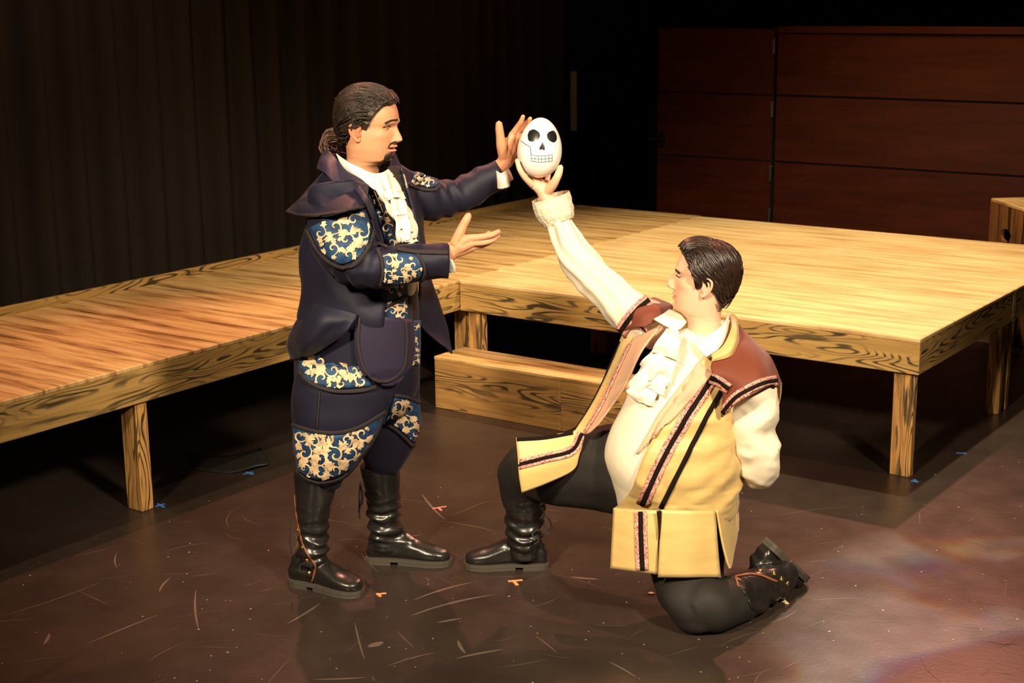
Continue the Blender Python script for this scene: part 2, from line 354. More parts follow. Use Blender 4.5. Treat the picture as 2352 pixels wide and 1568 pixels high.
# panelled partition with its door, behind the platform
YW = 4.0
pw = box('wall_back', (-1.18, YW+.03, 0), (4.6, YW+.13, 1.70), M['joint'], bev=0); tag(pw, kind='structure', label='low mahogany panelled wall at the back of the stage')
zs = [0.0, .315, .795, 1.265, 1.70]
def rel(o, parent): o.location = o.location-parent.location; o.parent = parent; return o
for a, b_ in zip(zs[:-1], zs[1:]):
    for x0, x1 in ((-.22, 2.9), (2.9, 4.6)):
        rel(box('panel', (x0+.006, YW, a+.007), (x1-.006, YW+.03, b_-.007), M['wallwood'], bev=.003), pw)
rel(box('cap_rail', (-.22, YW-.01, 1.70), (4.6, YW+.13, 1.745), M['wallwood'], bev=.003), pw)
dr = box('door_1', (-1.18, YW+.004, .01), (-.235, YW+.029, 1.735), M['joint'], bev=0); tag(dr, kind='structure', label='flush mahogany door in the panelled wall')
for a, b_ in zip(zs[:-1], zs[1:]):
    rel(box('panel', (-1.178, YW-.012, max(a, .01)+.006), (-.241, YW+.004, (b_ if b_ < 1.6 else 1.735)-.006), M['wallwood'], bev=.003), dr)
for z in (.40, .71, 1.165, 1.61): rel(box('hinge', (-.246, YW-.022, z-.055), (-.228, YW+.006, z+.055), M['steel'], bev=.002), dr)
rel(box('handle', (-1.24, YW-.06, .90), (-1.10, YW-.035, .935), mat('dark_bronze', (.03, .035, .045), .35, metal=.6), bev=.006), dr)
rel(box('handle', (-1.145, YW-.04, .86), (-1.11, YW-.01, .97), bpy.data.materials['dark_bronze'], bev=.004), dr)
# ------------------------------------------------------------ curtain
def curtain():
    ys = np.arange(-2.6, 3.62, .0075); G = []
    ph = 0; xs = []
    for i, y in enumerate(ys):
        ph += .0075*2*math.pi/(.235+.12*nz((y*1.3, 1, 2)))
        s = math.sin(ph); xs.append(-1.72+.055*math.copysign(abs(s)**.75, s)+.03*nz((y*2.1, 5, 1)))
    for z in np.linspace(.02, 4.6, 12):
        G.append([(x+.012*nz((y*5, z*.8, 3))*(1+.3*z), y, z) for x, y in zip(xs, ys)])
    o = sheet('stage_curtain', np.array(G), M['curtain'], None, .006, face_cam=False); return o
cu = curtain(); tag(cu, 'black pleated stage curtain hanging behind the wooden walkway', 'curtain')
streak = mesh_obj('light_streak', *(lambda v: (v, [(0, 1, 2, 3), (7, 6, 5, 4), (0, 4, 5, 1), (1, 5, 6, 2), (2, 6, 7, 3), (3, 7, 4, 0)]))([(-1.70, 3.605, .98), (-1.66, 3.625, .98), (-1.66, 3.625, 1.42), (-1.70, 3.605, 1.42), (-1.71, 3.61, .98), (-1.67, 3.63, .98), (-1.67, 3.63, 1.42), (-1.71, 3.61, 1.42)]), mat('pale_streak', (.20, .16, .12), .8), cu, smooth=False)  # pale strip standing in for light on the curtain's end edge
# ------------------------------------------------------------ platforms
HT, TH = .61, .155
def platform(name, label, lo, hi, top, fas, legs):
    e = empty(name, ((lo[0]+hi[0])/2, (lo[1]+hi[1])/2, 0), label, 'platform'); off = np.array(e.location)
    (x0, y0), (x1, y1) = lo, hi
    box('deck', (x0, y0, HT-.02), (x1, y1, HT), top, e, .004, off)
    for f in fas:
        if f == 's': box('fascia_board', (x0, y0+.001, HT-TH), (x1, y0+.021, HT-.02), M['grain_x'], e, .002, off)
        if f == 'n': box('fascia_board', (x0, y1-.021, HT-TH), (x1, y1-.001, HT-.02), M['grain_x'], e, .002, off)
        if f == 'e': box('fascia_board', (x1-.021, y0+.0215, HT-TH), (x1-.001, y1-.0215, HT-.02), M['grain_y'], e, .002, off)
        if f == 'w': box('fascia_board', (x0+.001, y0+.0215, HT-TH), (x0+.021, y1-.0215, HT-.02), M['grain_y'], e, .002, off)
    for a, b, c, d in legs: box('leg', (a, b, 0), (c, d, HT-.021), M['grain_z'], e, .003, off)
    return e
wk = platform('stage_walkway', 'long wooden walkway platform running along the black curtain', (-1.235, -4.6), (-.002, 2.5), M['top_walk'], 'enws',
    [(-.115, -2.075, -.024, -2.015), (-.115, -4.5, -.024, -4.44), (-1.2, -2.075, -1.11, -2.015), (-1.2, 2.4, -1.11, 2.46), (-.115, .1, -.024, .16), (-1.2, -4.5, -1.11, -4.44)])
o_ = np.array(wk.location)
box('back_rail', (-1.262, -4.6, HT-.1), (-1.236, 2.53, HT+.037), M['grain_y'], wk, .003, o_)
box('back_rail', (-1.236, 2.501, HT-.1), (-.002, 2.522, HT+.001), M['grain_x'], wk, .003, o_)
pa = platform('stage_platform', 'front half of the large wooden platform, with a grained front board', (.002, 0), (2.383, 1.243), M['top_main'], 'sewn',
    [(2.268, .026, 2.358, .066), (2.295, 1.172, 2.36, 1.212), (.03, .03, .12, .07), (.03, 1.17, .12, 1.21)])
pb = platform('stage_platform', 'rear half of the large wooden platform, next to the mahogany wall', (.002, 1.247), (2.383, 2.50), M['top_main'], 'sewn',
    [(2.29, 1.275, 2.36, 1.315), (2.29, 2.43, 2.36, 2.47), (.03, 1.275, .12, 1.315), (.03, 2.43, .12, 2.47)])
# step box in front of the inner corner
sb = empty('step_box', (.75, -.02, 0), 'low wooden step box in front of the platform corner', 'step'); o_ = np.array(sb.location)
box('step_top', (.0, -.218, .245), (1.5, .02, .263), M['top_walk'], sb, .003, o_)
box('front_board', (.002, -.216, 0), (.75, -.198, .245), M['grain_box'], sb, .002, o_)
box('front_board', (.752, -.216, 0), (1.498, -.198, .245), M['grain_box'], sb, .002, o_)
box('side_board', (.002, -.197, 0), (.02, .018, .245), M['grain_y'], sb, .002, o_)
box('side_board', (1.48, -.197, 0), (1.498, .018, .245), M['grain_y'], sb, .002, o_)
box('back_board', (.021, .0, 0), (1.479, .018, .245), M['grain_x'], sb, .002, o_)
# crate behind the platform
def crate(loc, ang, s, h):
    e = empty('wooden_crate', loc, 'tall dark wooden crate with a hand hole behind the platform', 'crate'); e.rotation_euler = (0, 0, ang)
    box('top_board', (0, 0, h-.02), (s, s, h), M['top_walk'], e, .003)
    hx, hz = .52*s, h-.185
    # front side built round its hand hole
    bm_v, bm_f = [], []; n = 24
    ring = [(hx+.065*math.cos(2*math.pi*k/n), hz+.036*math.sin(2*math.pi*k/n)) for k in range(n)]
    out = []
    for k in range(n):
        c, s_ = math.cos(2*math.pi*k/n), math.sin(2*math.pi*k/n); t = 1e9
        if c > 1e-6: t = min(t, (s-hx)/c)
        if c < -1e-6: t = min(t, -hx/c)
        if s_ > 1e-6: t = min(t, (h-.02-hz)/s_)
        if s_ < -1e-6: t = min(t, -hz/s_)
        out.append((hx+c*t, hz+s_*t))
    cor = [(s, h-.02), (0, h-.02), (0, 0), (s, 0)]
    for yy in (0.0, .018):
        bm_v += [(x, yy, z) for x, z in ring]+[(x, yy, z) for x, z in out]+[(x, yy, z) for x, z in cor]
    N = 2*n+4
    for k in range(n):
        q = (k+1) % n; bm_f.append((k, q, n+q, n+k)); bm_f.append((N+k, N+n+k, N+n+q, N+q)); bm_f.append((k, N+k, N+q, q))
        a0, a1 = out[k], out[q]
        for ci, (cx, cz) in enumerate(cor):
            lo_x, hi_x = min(a0[0], a1[0])-1e-6, max(a0[0], a1[0])+1e-6; lo_z, hi_z = min(a0[1], a1[1])-1e-6, max(a0[1], a1[1])+1e-6
            if abs(a0[0]-a1[0]) > 1e-5 and abs(a0[1]-a1[1]) > 1e-5 and lo_x <= cx <= hi_x and lo_z <= cz <= hi_z:
                bm_f.append((n+k, n+q, 2*n+ci)); bm_f.append((N+n+q, N+n+k, N+2*n+ci))
    recalc(mesh_obj('side_board', bm_v, bm_f, M['crate'], e, smooth=False))
    box('side_board', (0, .019, 0), (.018, s-.019, h-.02), M['crate'], e, .002)
    box('side_board', (s-.018, .019, 0), (s, s-.019, h-.02), M['crate'], e, .002)
    box('side_board', (0, s-.018, 0), (s, s, h-.02), M['crate'], e, .002)
    return e
crate((1.71, 2.89, 0), math.atan2(-.31, .29), .42, .80)

# ------------------------------------------------------------ builders for people
def g1(x, m, s): return np.exp(-((x-m)/s)**2)
HEAD_TAB = np.array([  # z, front, back, half width
 [-.215, .030, -.098, .075], [-.175, .030, -.086, .060], [-.145, .036, -.078, .0565], [-.128, .052, -.074, .0565], [-.118, .070, -.073, .0585], [-.108, .0795, -.073, .061], [-.095, .0825, -.074, .0635],
 [-.08, .0845, -.076, .0665], [-.06, .0865, -.082, .0695], [-.04, .088, -.090, .072], [-.02, .088, -.097, .0735], [0, .088, -.101, .0745], [.015, .0925, -.103, .0765], [.04, .0915, -.103, .0765],
 [.07, .081, -.097, .0705], [.09, .064, -.082, .059], [.104, .042, -.060, .042], [.111, .020, -.036, .024], [.1135, .004, -.016, .008]])
class Head:
    def __init__(s, px, py, d, face, pitch, roll=0., scale=1.0, tab=None, nose=1.0, jaw=0., lips=1.0, open_=0., zs=(1., 1.)):
        s.zs = zs
        T = HEAD_TAB.copy() if tab is None else tab
        s.k = scale; s.o = V(px, py, d)
        f = np.array(face, float); f /= np.linalg.norm(f); l = np.cross(UP, f); l /= np.linalg.norm(l)
        f2 = f*math.cos(pitch)+UP*math.sin(pitch); u2 = np.cross(f2, l)
        l3 = l*math.cos(roll)+u2*math.sin(roll); u3 = np.cross(f2, l3)
        s.R = np.stack([f2, l3, u3], 1)
        nz_, nt_ = 220, 180
        zz = np.concatenate([np.linspace(-.215, .09, 180), .09+.0235*np.sin(np.linspace(0, math.pi/2, 41))[1:]])
        t = T[:, 0]
        def ip(c):             # smooth interpolation
            P = CR(T[:, [0, c]], 10); return np.interp(zz, P[:, 0], P[:, 1])
        F, B, Wd = ip(1), ip(2), ip(3)
        F = F-jaw*np.clip((-.03-zz)/.09, 0, 1)*np.clip((zz+.16)/.05, 0, 1)
        th = np.linspace(0, 2*math.pi, nt_, endpoint=False)
        ct, st = np.cos(th), np.sin(th)
        X = np.zeros((len(zz), nt_)); Y = X.copy(); Z = np.repeat(zz[:, None], nt_, 1)
        e = 2/2.25
        cx = np.sign(ct)*np.abs(ct)**e; sy = np.sign(st)*np.abs(st)**e
        for i in range(len(zz)):
            c = B[i]*.55+F[i]*.45 if zz[i] > -.13 else (B[i]+F[i])/2
            X[i] = np.where(ct > 0, c+(F[i]-c)*cx, c+(c-B[i])*cx); Y[i] = Wd[i]*sy
        fr = np.clip((X-.02)/.04, 0, 1)      # only the front of the head
        aY = np.abs(Y)
        # nose
        hz = np.interp(zz, [-.062, -.056, -.050, -.043, -.034, -.015, .004, .012], [0, .010, .022, .0285, .0255, .0145, .0055, 0])[:, None]*nose
        sg = np.interp(zz, [-.06, -.047, -.035, -.015, .01], [.013, .012, .0105, .0085, .009])[:, None]
        dx = hz*np.exp(-(Y/sg)**2)
        dx = dx+.0115*g1(aY, .0145, .0055)*g1(Z, -.0475, .0065)         # nostrils' wings
        dx = dx-.006*g1(aY, .0075, .0035)*g1(Z, -.0555, .003)           # nostril openings
        dx = dx-.0125*g1(aY, .031, .0145)*g1(Z, -.001, .0105)           # eye sockets
        dx = dx+.0045*g1(aY, .026, .018)*g1(Z, .017, .008)              # brow ridge
        dx = dx-.004*g1(aY, .0, .01)*g1(Z, -.060, .004)                 # philtrum
        dx = dx+lips*(.0085*g1(aY, .0, .019)*g1(Z, -.0665, .0050)+.0085*g1(aY, .0, .016)*g1(Z, -.0815, .0055))
        dx = dx-lips*(.0075+open_)*g1(aY, 0, .021)*g1(Z, -.0745, .0024+open_*.2)
        dx = dx-.0045*g1(aY, 0, .02)*g1(Z, -.0935, .005)
        dx = dx+.0075*g1(aY, 0, .017)*g1(Z, -.107, .010)                # chin
        X = X+dx*fr
        Y = Y+np.sign(Y)*fr*.004*g1(Z, -.028, .014)*g1(aY, .055, .02)   # cheekbones
        s.L = np.stack([X, Y, Z], 2); s.nt = nt_; s.nz = len(zz)
        v = s.L.reshape(-1, 3); f = []
        for i in range(s.nz-1):
            for j in range(nt_):
                k = (j+1) % nt_; f.append((i*nt_+j, i*nt_+k, (i+1)*nt_+k, (i+1)*nt_+j))
        v = list(v); v.append(np.array([-.006, 0, .1137])); q = len(v)-1; f += [(q, (s.nz-1)*nt_+(j+1) % nt_, (s.nz-1)*nt_+j) for j in range(nt_)]
        s.lv = np.array(v); s.f = f
        s.bvh = BVHTree.FromPolygons([Vector(x) for x in v], f)
    def W(s, p):
        p = np.array(p, float); z = p[..., 2]; p[..., 2] = np.where(z < 0, z*s.zs[0], z*s.zs[1]); return s.o+(p*s.k)@s.R.T
    def surf(s, dirv, off=0.):
        d = Vector(dirv).normalized(); c = Vector((-.008, 0, .005)); h = s.bvh.ray_cast(c+d*.3, -d)
        return (np.array(h[0])+np.array(d)*off) if h[0] else np.array(c+d*.1)
    def colors(s, skin, lip=(.62, .20, .15), blush=(.75, .30, .18), stub=0.0):
        v = s.lv; X, Y, Z = v.T; aY = np.abs(Y); c = np.tile(np.array(skin), (len(v), 1))
        fr = np.clip((X-.03)/.03, 0, 1)
        def mixc(c, col, w): w = np.clip(w, 0, 1)[:, None]; return c*(1-w)+np.array(col)*w
        c = mixc(c, blush, .30*fr*g1(aY, .045, .022)*g1(Z, -.035, .022)+.35*g1(aY, 0, .014)*g1(Z, -.042, .012)*fr)
        wl = fr*np.clip((.026-aY)/.004, 0, 1)*np.clip((.0105-np.abs(Z+.0742)-.18*aY)/.003, 0, 1)
        c = mixc(c, lip, wl*.95)
        c = mixc(c, (.10, .03, .025), fr*np.clip((.023-aY)/.004, 0, 1)*g1(Z, -.0743, .0014)*.9)
        c = mixc(c, (.12, .04, .03), fr*g1(aY, .0075, .004)*g1(Z, -.0555, .003)*.9)
        return c
def ear_mesh(H, side):         # side = +1 left, -1 right; returns world verts and faces
    B = Blob(); y0 = .0735*side; x0 = -.010
    def P(x, z, o): return np.array([x0+x, y0+side*(o+.0), z-.022])
    # helix: from the crus over the top and down to the lobe
    hel = [P(.008, .004, .004), P(.013, .018, .008), P(.008, .030, .012), P(-.004, .033, .016), P(-.015, .024, .019), P(-.017, .008, .019), P(-.012, -.008, .016), P(-.004, -.020, .012), P(.004, -.028, .008), P(.010, -.026, .005), P(.011, -.018, .003)]
    c = CR(hel, 6); B.add(tube_vf, c, [.0042]*len(c), seg=8)
    an = CR([P(.002, .020, .009), P(-.007, .016, .013), P(-.008, .002, .013), P(-.002, -.010, .009), P(.005, -.013, .007)], 6); B.add(tube_vf, an, [.0036]*len(an), seg=8)
    B.add(tube_vf, CR([P(.012, -.002, .002), P(.011, -.008, .006), P(.009, -.013, .004)], 4), [.0045]*9, seg=8)     # tragus
    B.add(ell_vf, P(.004, -.023, .006), [(.0075, 0, 0), (0, .0045*side, 0), (0, 0, .0085)])                       # lobe
    B.add(ell_vf, P(-.003, .004, .005), [(.0155, .010*side, 0), (-.002, .0042*side, 0), (0, 0, .030)])            # back plate
    v, f = B.mesh(.0014, 3); return H.W(v), f, v
def eye_parts(H, root, iris, lidcol, up_=.35, low=-.45, sides=(1, -1)):
    """eyeballs as parts; returns the lids for the body mesh"""
    out = []
    for sd in sides:
        c = np.array([.0640, .0315*sd, -.001]); r = .0122
        n, m = 20, 28; v, f, col = [], [], []
        for i in range(n+1):
            a = math.pi*i/n
            for j in range(m):
                b = 2*math.pi*j/m; d = np.array([math.cos(a), math.sin(a)*math.cos(b), math.sin(a)*math.sin(b)])
                v.append(c+d*r); g = a*r
                col.append((.01, .01, .01) if g < .0024 else iris if g < .0056 else (.42, .33, .28))
        for i in range(n):
            for j in range(m): k = (j+1) % m; f.append((i*m+j, i*m+k, (i+1)*m+k, (i+1)*m+j))
        recalc(mesh_obj('eye', H.W(v), f, M['eye'], root, col=np.array(col)))
        for z0, z1 in ((up_, 1.0), (-1.0, low)):
            lv, lf = [], []
            for i in range(9):
                za = z0+(z1-z0)*i/8
                for j in range(19):
                    lo = math.radians(-80+160*j/18); zz = za*(1-.35*(lo/1.4)**2) if (z0 > 0 and i == 0) or (z0 < 0 and i == 8) else za
                    la = math.asin(max(-1, min(1, zz))); lv.append(c+r*1.10*np.array([math.cos(la)*math.cos(lo), math.cos(la)*math.sin(lo), math.sin(la)]))
            for i in range(8):
                for j in range(18): lf.append((i*19+j, i*19+j+1, (i+1)*19+j+1, (i+1)*19+j))
            out.append((H.W(lv), lf))
    return out
def hand_vf(palm, fingers, thumb, extra=(), vox=.0022):
    """palm: list of ((px,py,d),...) chains; fingers/thumb: chains of (px,py,d,r)"""
    B = Blob()
    for ch in list(palm)+list(fingers)+[thumb]:
        P = np.array([[*V(a, b, c), r] for a, b, c, r in ch]); Q = CR(P, 5); B.add(tube_vf, Q[:, :3], Q[:, 3], seg=14)
    for (a, b, c), r in extra:
        B.add(ell_vf, V(a, b, c), np.array(r)[:, None]*np.stack([RH, UP, FH]))
    return B.mesh(vox, 3)
def nails(name, chains, root, skinmat):
    pass
def foot_frame(heel, toe, upv=UP):
    x = np.array(toe)-np.array(heel); L = np.linalg.norm(x); x = x/L; z = np.array(upv)-x*(np.array(upv)@x); z /= np.linalg.norm(z); y = np.cross(z, x)
    return np.array(heel), x, y, z, L
FOOT_T = [0.0, .04, .12, .25, .40, .55, .70, .82, .92, .98, 1.0]
FOOT_W = [.018, .028, .034, .036, .037, .043, .048, .046, .037, .022, .010]
FOOT_H = [.040, .085, .115, .125, .112, .084, .064, .055, .046, .036, .022]
def boot(root, shank, heel, toe, upv=UP, label=None, wr=None, width=1.0, flip=1, studs=None):
    o, x, y, z, L = foot_frame(heel, toe, upv)
    B = Blob()
    if shank is not None:
        lf = Loft(shank, 40, 8, wr=wr); v, f = lf.closed(); B.addvf(v, f)
    cs, as_, ks = [], [], []
    for t, w, h in zip(FOOT_T, FOOT_W, FOOT_H):
        w *= width; b = .5*(h)-.001; cs.append(o+x*(t*L)+z*(.021+b-.003)+y*(.006*math.sin(t*3.1)*flip)); as_.append(y*w); ks.append([b/w])
    c, a, k = CR(cs, 4), CR(as_, 4), CR(ks, 4)[:, 0]
    R = []
    for i in range(len(c)):
        aa = np.linalg.norm(a[i])
        ring = []
        for j in range(28):
            th = 2*math.pi*j/28; ct, st = math.cos(th), math.sin(th); e = 2/2.3
            ring.append(c[i]+a[i]*math.copysign(abs(ct)**e, ct)*(1 if st < 0 else 1-.10*st)+z*(aa*k[i])*math.copysign(abs(st)**(e if st > 0 else .55), st))
        R.append(ring)
    R = np.array(R); n, m, _ = R.shape; v = list(R.reshape(-1, 3)); f = []
    for i in range(n-1):
        for j in range(m): q = (j+1) % m; f.append((i*m+j, i*m+q, (i+1)*m+q, (i+1)*m+j))
    v.append(R[0].mean(0)); f += [(len(v)-1, (j+1) % m, j) for j in range(m)]; v.append(R[-1].mean(0)); f += [(len(v)-1, (n-1)*m+j, (n-1)*m+(j+1) % m) for j in range(m)]
    B.addvf(v, f); vv, ff = B.mesh(.0035, 3)
    # slouch folds where the shank meets the foot
    ank = o+x*(.26*L)+z*.13
    for i in range(len(vv)):
        dz = (vv[i]-ank)@z; w_ = math.exp(-((dz-.03)/.095)**2)
        if w_ > .05:
            hd = vv[i]-ank; hd = hd-z*(hd@z); ln = np.linalg.norm(hd)
            if ln > .012: vv[i] = vv[i]+hd/ln*w_*(.0055*math.sin(dz*150+5.0*nz(vv[i], 11, 3))+.012*nz(vv[i]*np.array([1, 1, 2.2]), 15, 7))
    bo = recalc(mesh_obj('boot', vv, ff, M['boot'], root))
    if label: bo['label'] = label
    # sole: welt, heel block, tread
    sv, sf = [], []
    def prism(t0, t1, z0, z1, grow, nn=24):
        k0 = len(sv); ts = np.linspace(t0, t1, nn); pts = []
        for t in ts: pts.append((t, np.interp(t, FOOT_T, FOOT_W)*width+grow))
        out = [(t, w) for t, w in pts]+[(t, -w) for t, w in pts[::-1]]
        for zz in (z0, z1):
            for t, w in out: sv.append(o+x*(t*L+(grow*1.2 if t > .5 else -grow*1.2)*(1 if t in (0., 1.) else .6))+y*(w+.006*math.sin(t*3.1)*flip)+z*zz)
        m_ = len(out); sf.append(tuple(k0+i for i in range(m_))[::-1]); sf.append(tuple(k0+m_+i for i in range(m_)))
        for i in range(m_): q = (i+1) % m_; sf.append((k0+i, k0+q, k0+m_+q, k0+m_+i))
    prism(0., 1., .0135, .025, .003, 40); prism(0., .30, .0, .0130, .002); prism(.39, 1., .001, .0130, .0015, 34)
    so = recalc(mesh_obj('sole', sv, sf, M['sole'], bo, smooth=False))
    return bo
def scroll(name, poly, spots, bvh, matl, parent, size=22., off=.0035, seed=1):
    """gold scroll-work laid on a brocade panel: spirals and leaves kept inside the pixel outline poly"""
    R = random.Random(seed); poly = np.asarray(poly, float)
    def inside(p):
        c = False; n = len(poly)
        for i in range(n):
            a, b = poly[i], poly[(i+1) % n]
            if (a[1] > p[1]) != (b[1] > p[1]) and p[0] < (b[0]-a[0])*(p[1]-a[1])/(b[1]-a[1])+a[0]: c = not c
        return c
    v, f = [], []
    def strip(c, w):
        c = np.asarray(c); t = np.gradient(c, axis=0); t /= np.linalg.norm(t, axis=1)[:, None]+1e-9; nn = np.stack([-t[:, 1], t[:, 0]], 1); prev = None
        for i in range(len(c)):
            ids = None
            if inside(c[i]):
                a = cast(bvh, *(c[i]+nn[i]*w[i]), off); m = cast(bvh, *c[i], off+.0012); b = cast(bvh, *(c[i]-nn[i]*w[i]), off)
                if a is not None and b is not None and m is not None and np.linalg.norm(a-b) < .05:
                    k = len(v); v.extend([a, m, b]); ids = (k, k+1, k+2)
            if ids and prev and np.linalg.norm(v[prev[1]]-v[ids[1]]) < .03: f.append((prev[0], prev[1], ids[1], ids[0])); f.append((prev[1], prev[2], ids[2], ids[1]))
            prev = ids
    def leaf(p, ang, ln, wd):
        t = np.linspace(0, 1, 9); bend = R.uniform(-.6, .6)
        c = np.array([p+ln*s*np.array([math.cos(ang+bend*s), math.sin(ang+bend*s)]) for s in t]); strip(c, wd*np.sin(np.pi*np.clip(t*.93+.04, 0, 1))**.8*(1+.35*np.sin(t*20)))
    def frond(p, ang, ln):         # an acanthus leaf: a midrib with side lobes
        bend = R.uniform(-.9, .9); q = np.array(p, float); a = ang
        leaf(q, a, ln, ln*.19)
        for k in range(4):
            q = q+ln*.19*np.array([math.cos(a), math.sin(a)]); a += bend*.22; l2 = ln*(.46-.06*k)
            for sd in (-1, 1): leaf(q, a+sd*R.uniform(.6, .95), l2, l2*.28)
    lo, hi = poly.min(0), poly.max(0); n_ex = 0
    for _ in range(400):
        p = np.array([R.uniform(lo[0], hi[0]), R.uniform(lo[1], hi[1])])
        if n_ex < len(spots)*.9 and inside(p) and min(np.hypot(*(p-np.array(q))) for q in spots) > size*.55: frond(p, R.uniform(0, 6.28), size*R.uniform(.45, .7)); n_ex += 1
    for (x, y) in spots:
        s = size*R.uniform(.8, 1.15); a0 = R.uniform(0, 6.28); hd = R.choice((-1, 1)); t = np.linspace(0, 1, 30)
        ang = a0+hd*t*6.6; rad = s*(.10+.62*t**1.3)
        c = np.stack([x+rad*np.cos(ang), y+rad*np.sin(ang)], 1); strip(c, s*(.03+.055*np.sin(math.pi*t)**1.2+.02*t))
        for k in range(3):
            q = (.55, .8, 1.0)[k]; an = a0+hd*q*6.6; rr = s*(.10+.62*q**1.3); p = np.array([x+rr*math.cos(an), y+rr*math.sin(an)]); frond(p, an+hd*R.uniform(.2, .9), s*R.uniform(.72, 1.05))
    if f:
        o = mesh_obj(name, v, f, matl, parent); o['kind'] = 'stuff'; return o
def hair_cap(name, H, mask, off, matl, root, wave=.003, freq=60, seed=0):
    """a closed cap of hair over the scalp; mask(p)->0..1 on head-local points"""
    L = H.L; nz_, nt_ = L.shape[:2]; keep = np.array([[mask(L[i, j]) for j in range(nt_)] for i in range(nz_)])
    v, f, idx = [], [], {}
    cen = np.array([-.008, 0, .005])
    def vid(i, j):
        if (i, j) not in idx:
            p = L[i, j]; d = (p-cen)/np.linalg.norm(p-cen); w = min(1, keep[i, j])
            o = off(p)*w**.5+wave*w*nz(p*np.array([1, 1, 1]), freq, seed); idx[(i, j)] = len(v); v.append(H.W(p+d*(o-.0005)))
        return idx[(i, j)]
    for i in range(nz_-1):
        for j in range(nt_):
            k = (j+1) % nt_
            if min(keep[i, j], keep[i, k], keep[i+1, j], keep[i+1, k]) > 0: f.append((vid(i, j), vid(i, k), vid(i+1, k), vid(i+1, j)))
    if keep[-1].max() > 0:
        q = len(v); v.append(H.W(np.array([-.006, 0, .1137])+np.array([0, 0, off(np.array([-.006, 0, .1137]))]))); f += [(q, vid(nz_-1, (j+1) % nt_), vid(nz_-1, j)) for j in range(nt_)]
    return recalc(mesh_obj(name, v, f, matl, root))
def slerp(a, b, t):
    a = a/np.linalg.norm(a); b = b/np.linalg.norm(b); w = math.acos(max(-1, min(1, a@b)))
    return (a*math.sin((1-t)*w)+b*math.sin(t*w))/math.sin(w) if w > 1e-4 else a
def locks(name, H, paths, matl, root, r=.0045, off=.010, seg=6, n=18, wob=.05, seed=1, flat=.6):
    """many locks of hair in one mesh: each path is a list of directions from the head's centre, with radii"""
    R = random.Random(seed); V_, F_ = [], []
    for dirs, o0, rr in paths:
        D = CR([np.asarray(d, float)/np.linalg.norm(d) for d in dirs], max(3, n//max(1, len(dirs)-1))); D = D/np.linalg.norm(D, axis=1)[:, None]
        ph = R.uniform(0, 6.28); fq = R.uniform(5, 11); P = []
        for i, d in enumerate(D):
            t = i/(len(D)-1); q = d+wob*math.sin(ph+fq*t)*np.cross(d, [0.2, 1, .3])*.5; P.append(H.W(H.surf(q, o0*(.72+.28*math.sin(math.pi*min(1, .12+t*.85)))+.001)))
        ra = [rr*H.k*(.35+.65*math.sin(math.pi*min(.92, .10+.9*i/(len(D)-1)))) for i in range(len(D))]
        v, f = tube_vf(np.array(P), ra, seg, k0=len(V_)); V_ += v; F_ += f
    o = mesh_obj(name, V_, F_, matl, root); o['kind'] = 'stuff'; return o
def cover(H, mask, flow, n, ln, o0, rr, seed=3):
    """paths of locks that cover the whole scalp, combed along flow(p)"""
    R = random.Random(seed); out = []
    while len(out) < n:
        d = np.array([R.gauss(0, 1) for _ in range(3)]); d /= np.linalg.norm(d); p = H.surf(d)
        if mask(p) <= .3: continue
        pts = [p]; q = p.copy()
        for k in range(3):
            f = np.array(flow(q), float); nn = q/np.linalg.norm(q); f = f-nn*(f@nn); f /= np.linalg.norm(f)+1e-9; q2 = q+f*ln/3; q2 = H.surf(q2-np.array([-.008, 0, .005]))
            if mask(q2) <= .05: break
            q = q2; pts.append(q)
        if len(pts) < 3: continue
        c = np.array([-.008, 0, .005]); out.append(([x-c for x in pts], R.uniform(*o0), R.uniform(*rr)))
    return out
def anchor(root):
    for ch in root.children: ch.matrix_parent_inverse = Matrix.Translation(-root.location)
def merge_body(name, parts, matl, root):
    """parts: (verts, faces, colours)"""
    v, f, c = [], [], []
    for a, b, col in parts:
        k = len(v); v += list(a); f += [tuple(k+i for i in q) for q in b]
        c += list(col) if np.ndim(col) == 2 else [col]*len(a)
    o = mesh_obj(name, v, f, matl, root, col=np.array(c)); return recalc(o)
M['eye'] = mat('eye', (.8, .8, .8), .15, attr=True)
M['skin'] = mat('skin', (.6, .35, .22), .5, .35, attr=True, sss=.12, bump=(220, .06))
M['boot'] = mat('black_leather', (.012, .0105, .009), .30, .55, bump=(140, .12))
M['sole'] = mat('worn_rubber_sole', (.050, .041, .029), .7)
M['brass'] = mat('old_brass', (.55, .36, .14), .35, metal=1.)
M['piping'] = mat('brown_leather_piping', (.19, .062, .022), .5)
M['lace'] = mat('black_lace_cord', (.012, .011, .01), .7)
# ------------------------------------------------------------ person A: standing in the navy coat
M['navy'] = mat('navy_satin', (.0095, .0088, .022), .58, .3, sheen=.03, bump=(900, .08))
M['plum'] = mat('plum_satin', (.022, .016, .038), .55, .35, sheen=.03, bump=(900, .08))
M['braid'] = mat('dark_braid', (.022, .013, .014), .8, bump=(700, .5))
M['brocade'] = mat('blue_brocade', (.012, .044, .110), .6, .3, sheen=.03, var=(40, .5, (1, 1, 1)), bump=(500, .3))
M['gold'] = mat('gold_thread', (.60, .43, .25), .55, .3, var=(38, .42, (1, 1, 1)), bump=(500, .2))
M['white'] = mat('white_linen', (.82, .76, .64), .8, .2, bump=(600, .1))
M['fur'] = mat('black_lace_edge', (.012, .009, .009), .9)
A = empty('person', VW(-.5, 4.98, 0), 'person standing in navy brocade coat and tall black boots, reaching for the egg', 'person')
def foldwr(amp, f1, f2, seed, tilt=1.5):
    def w(u, th, p): return amp*(math.sin(f1*u*6.28+tilt*math.sin(th+seed)+3*nz(p, 5, seed))*.5+nz(p, f2, seed)*.9)
    return w
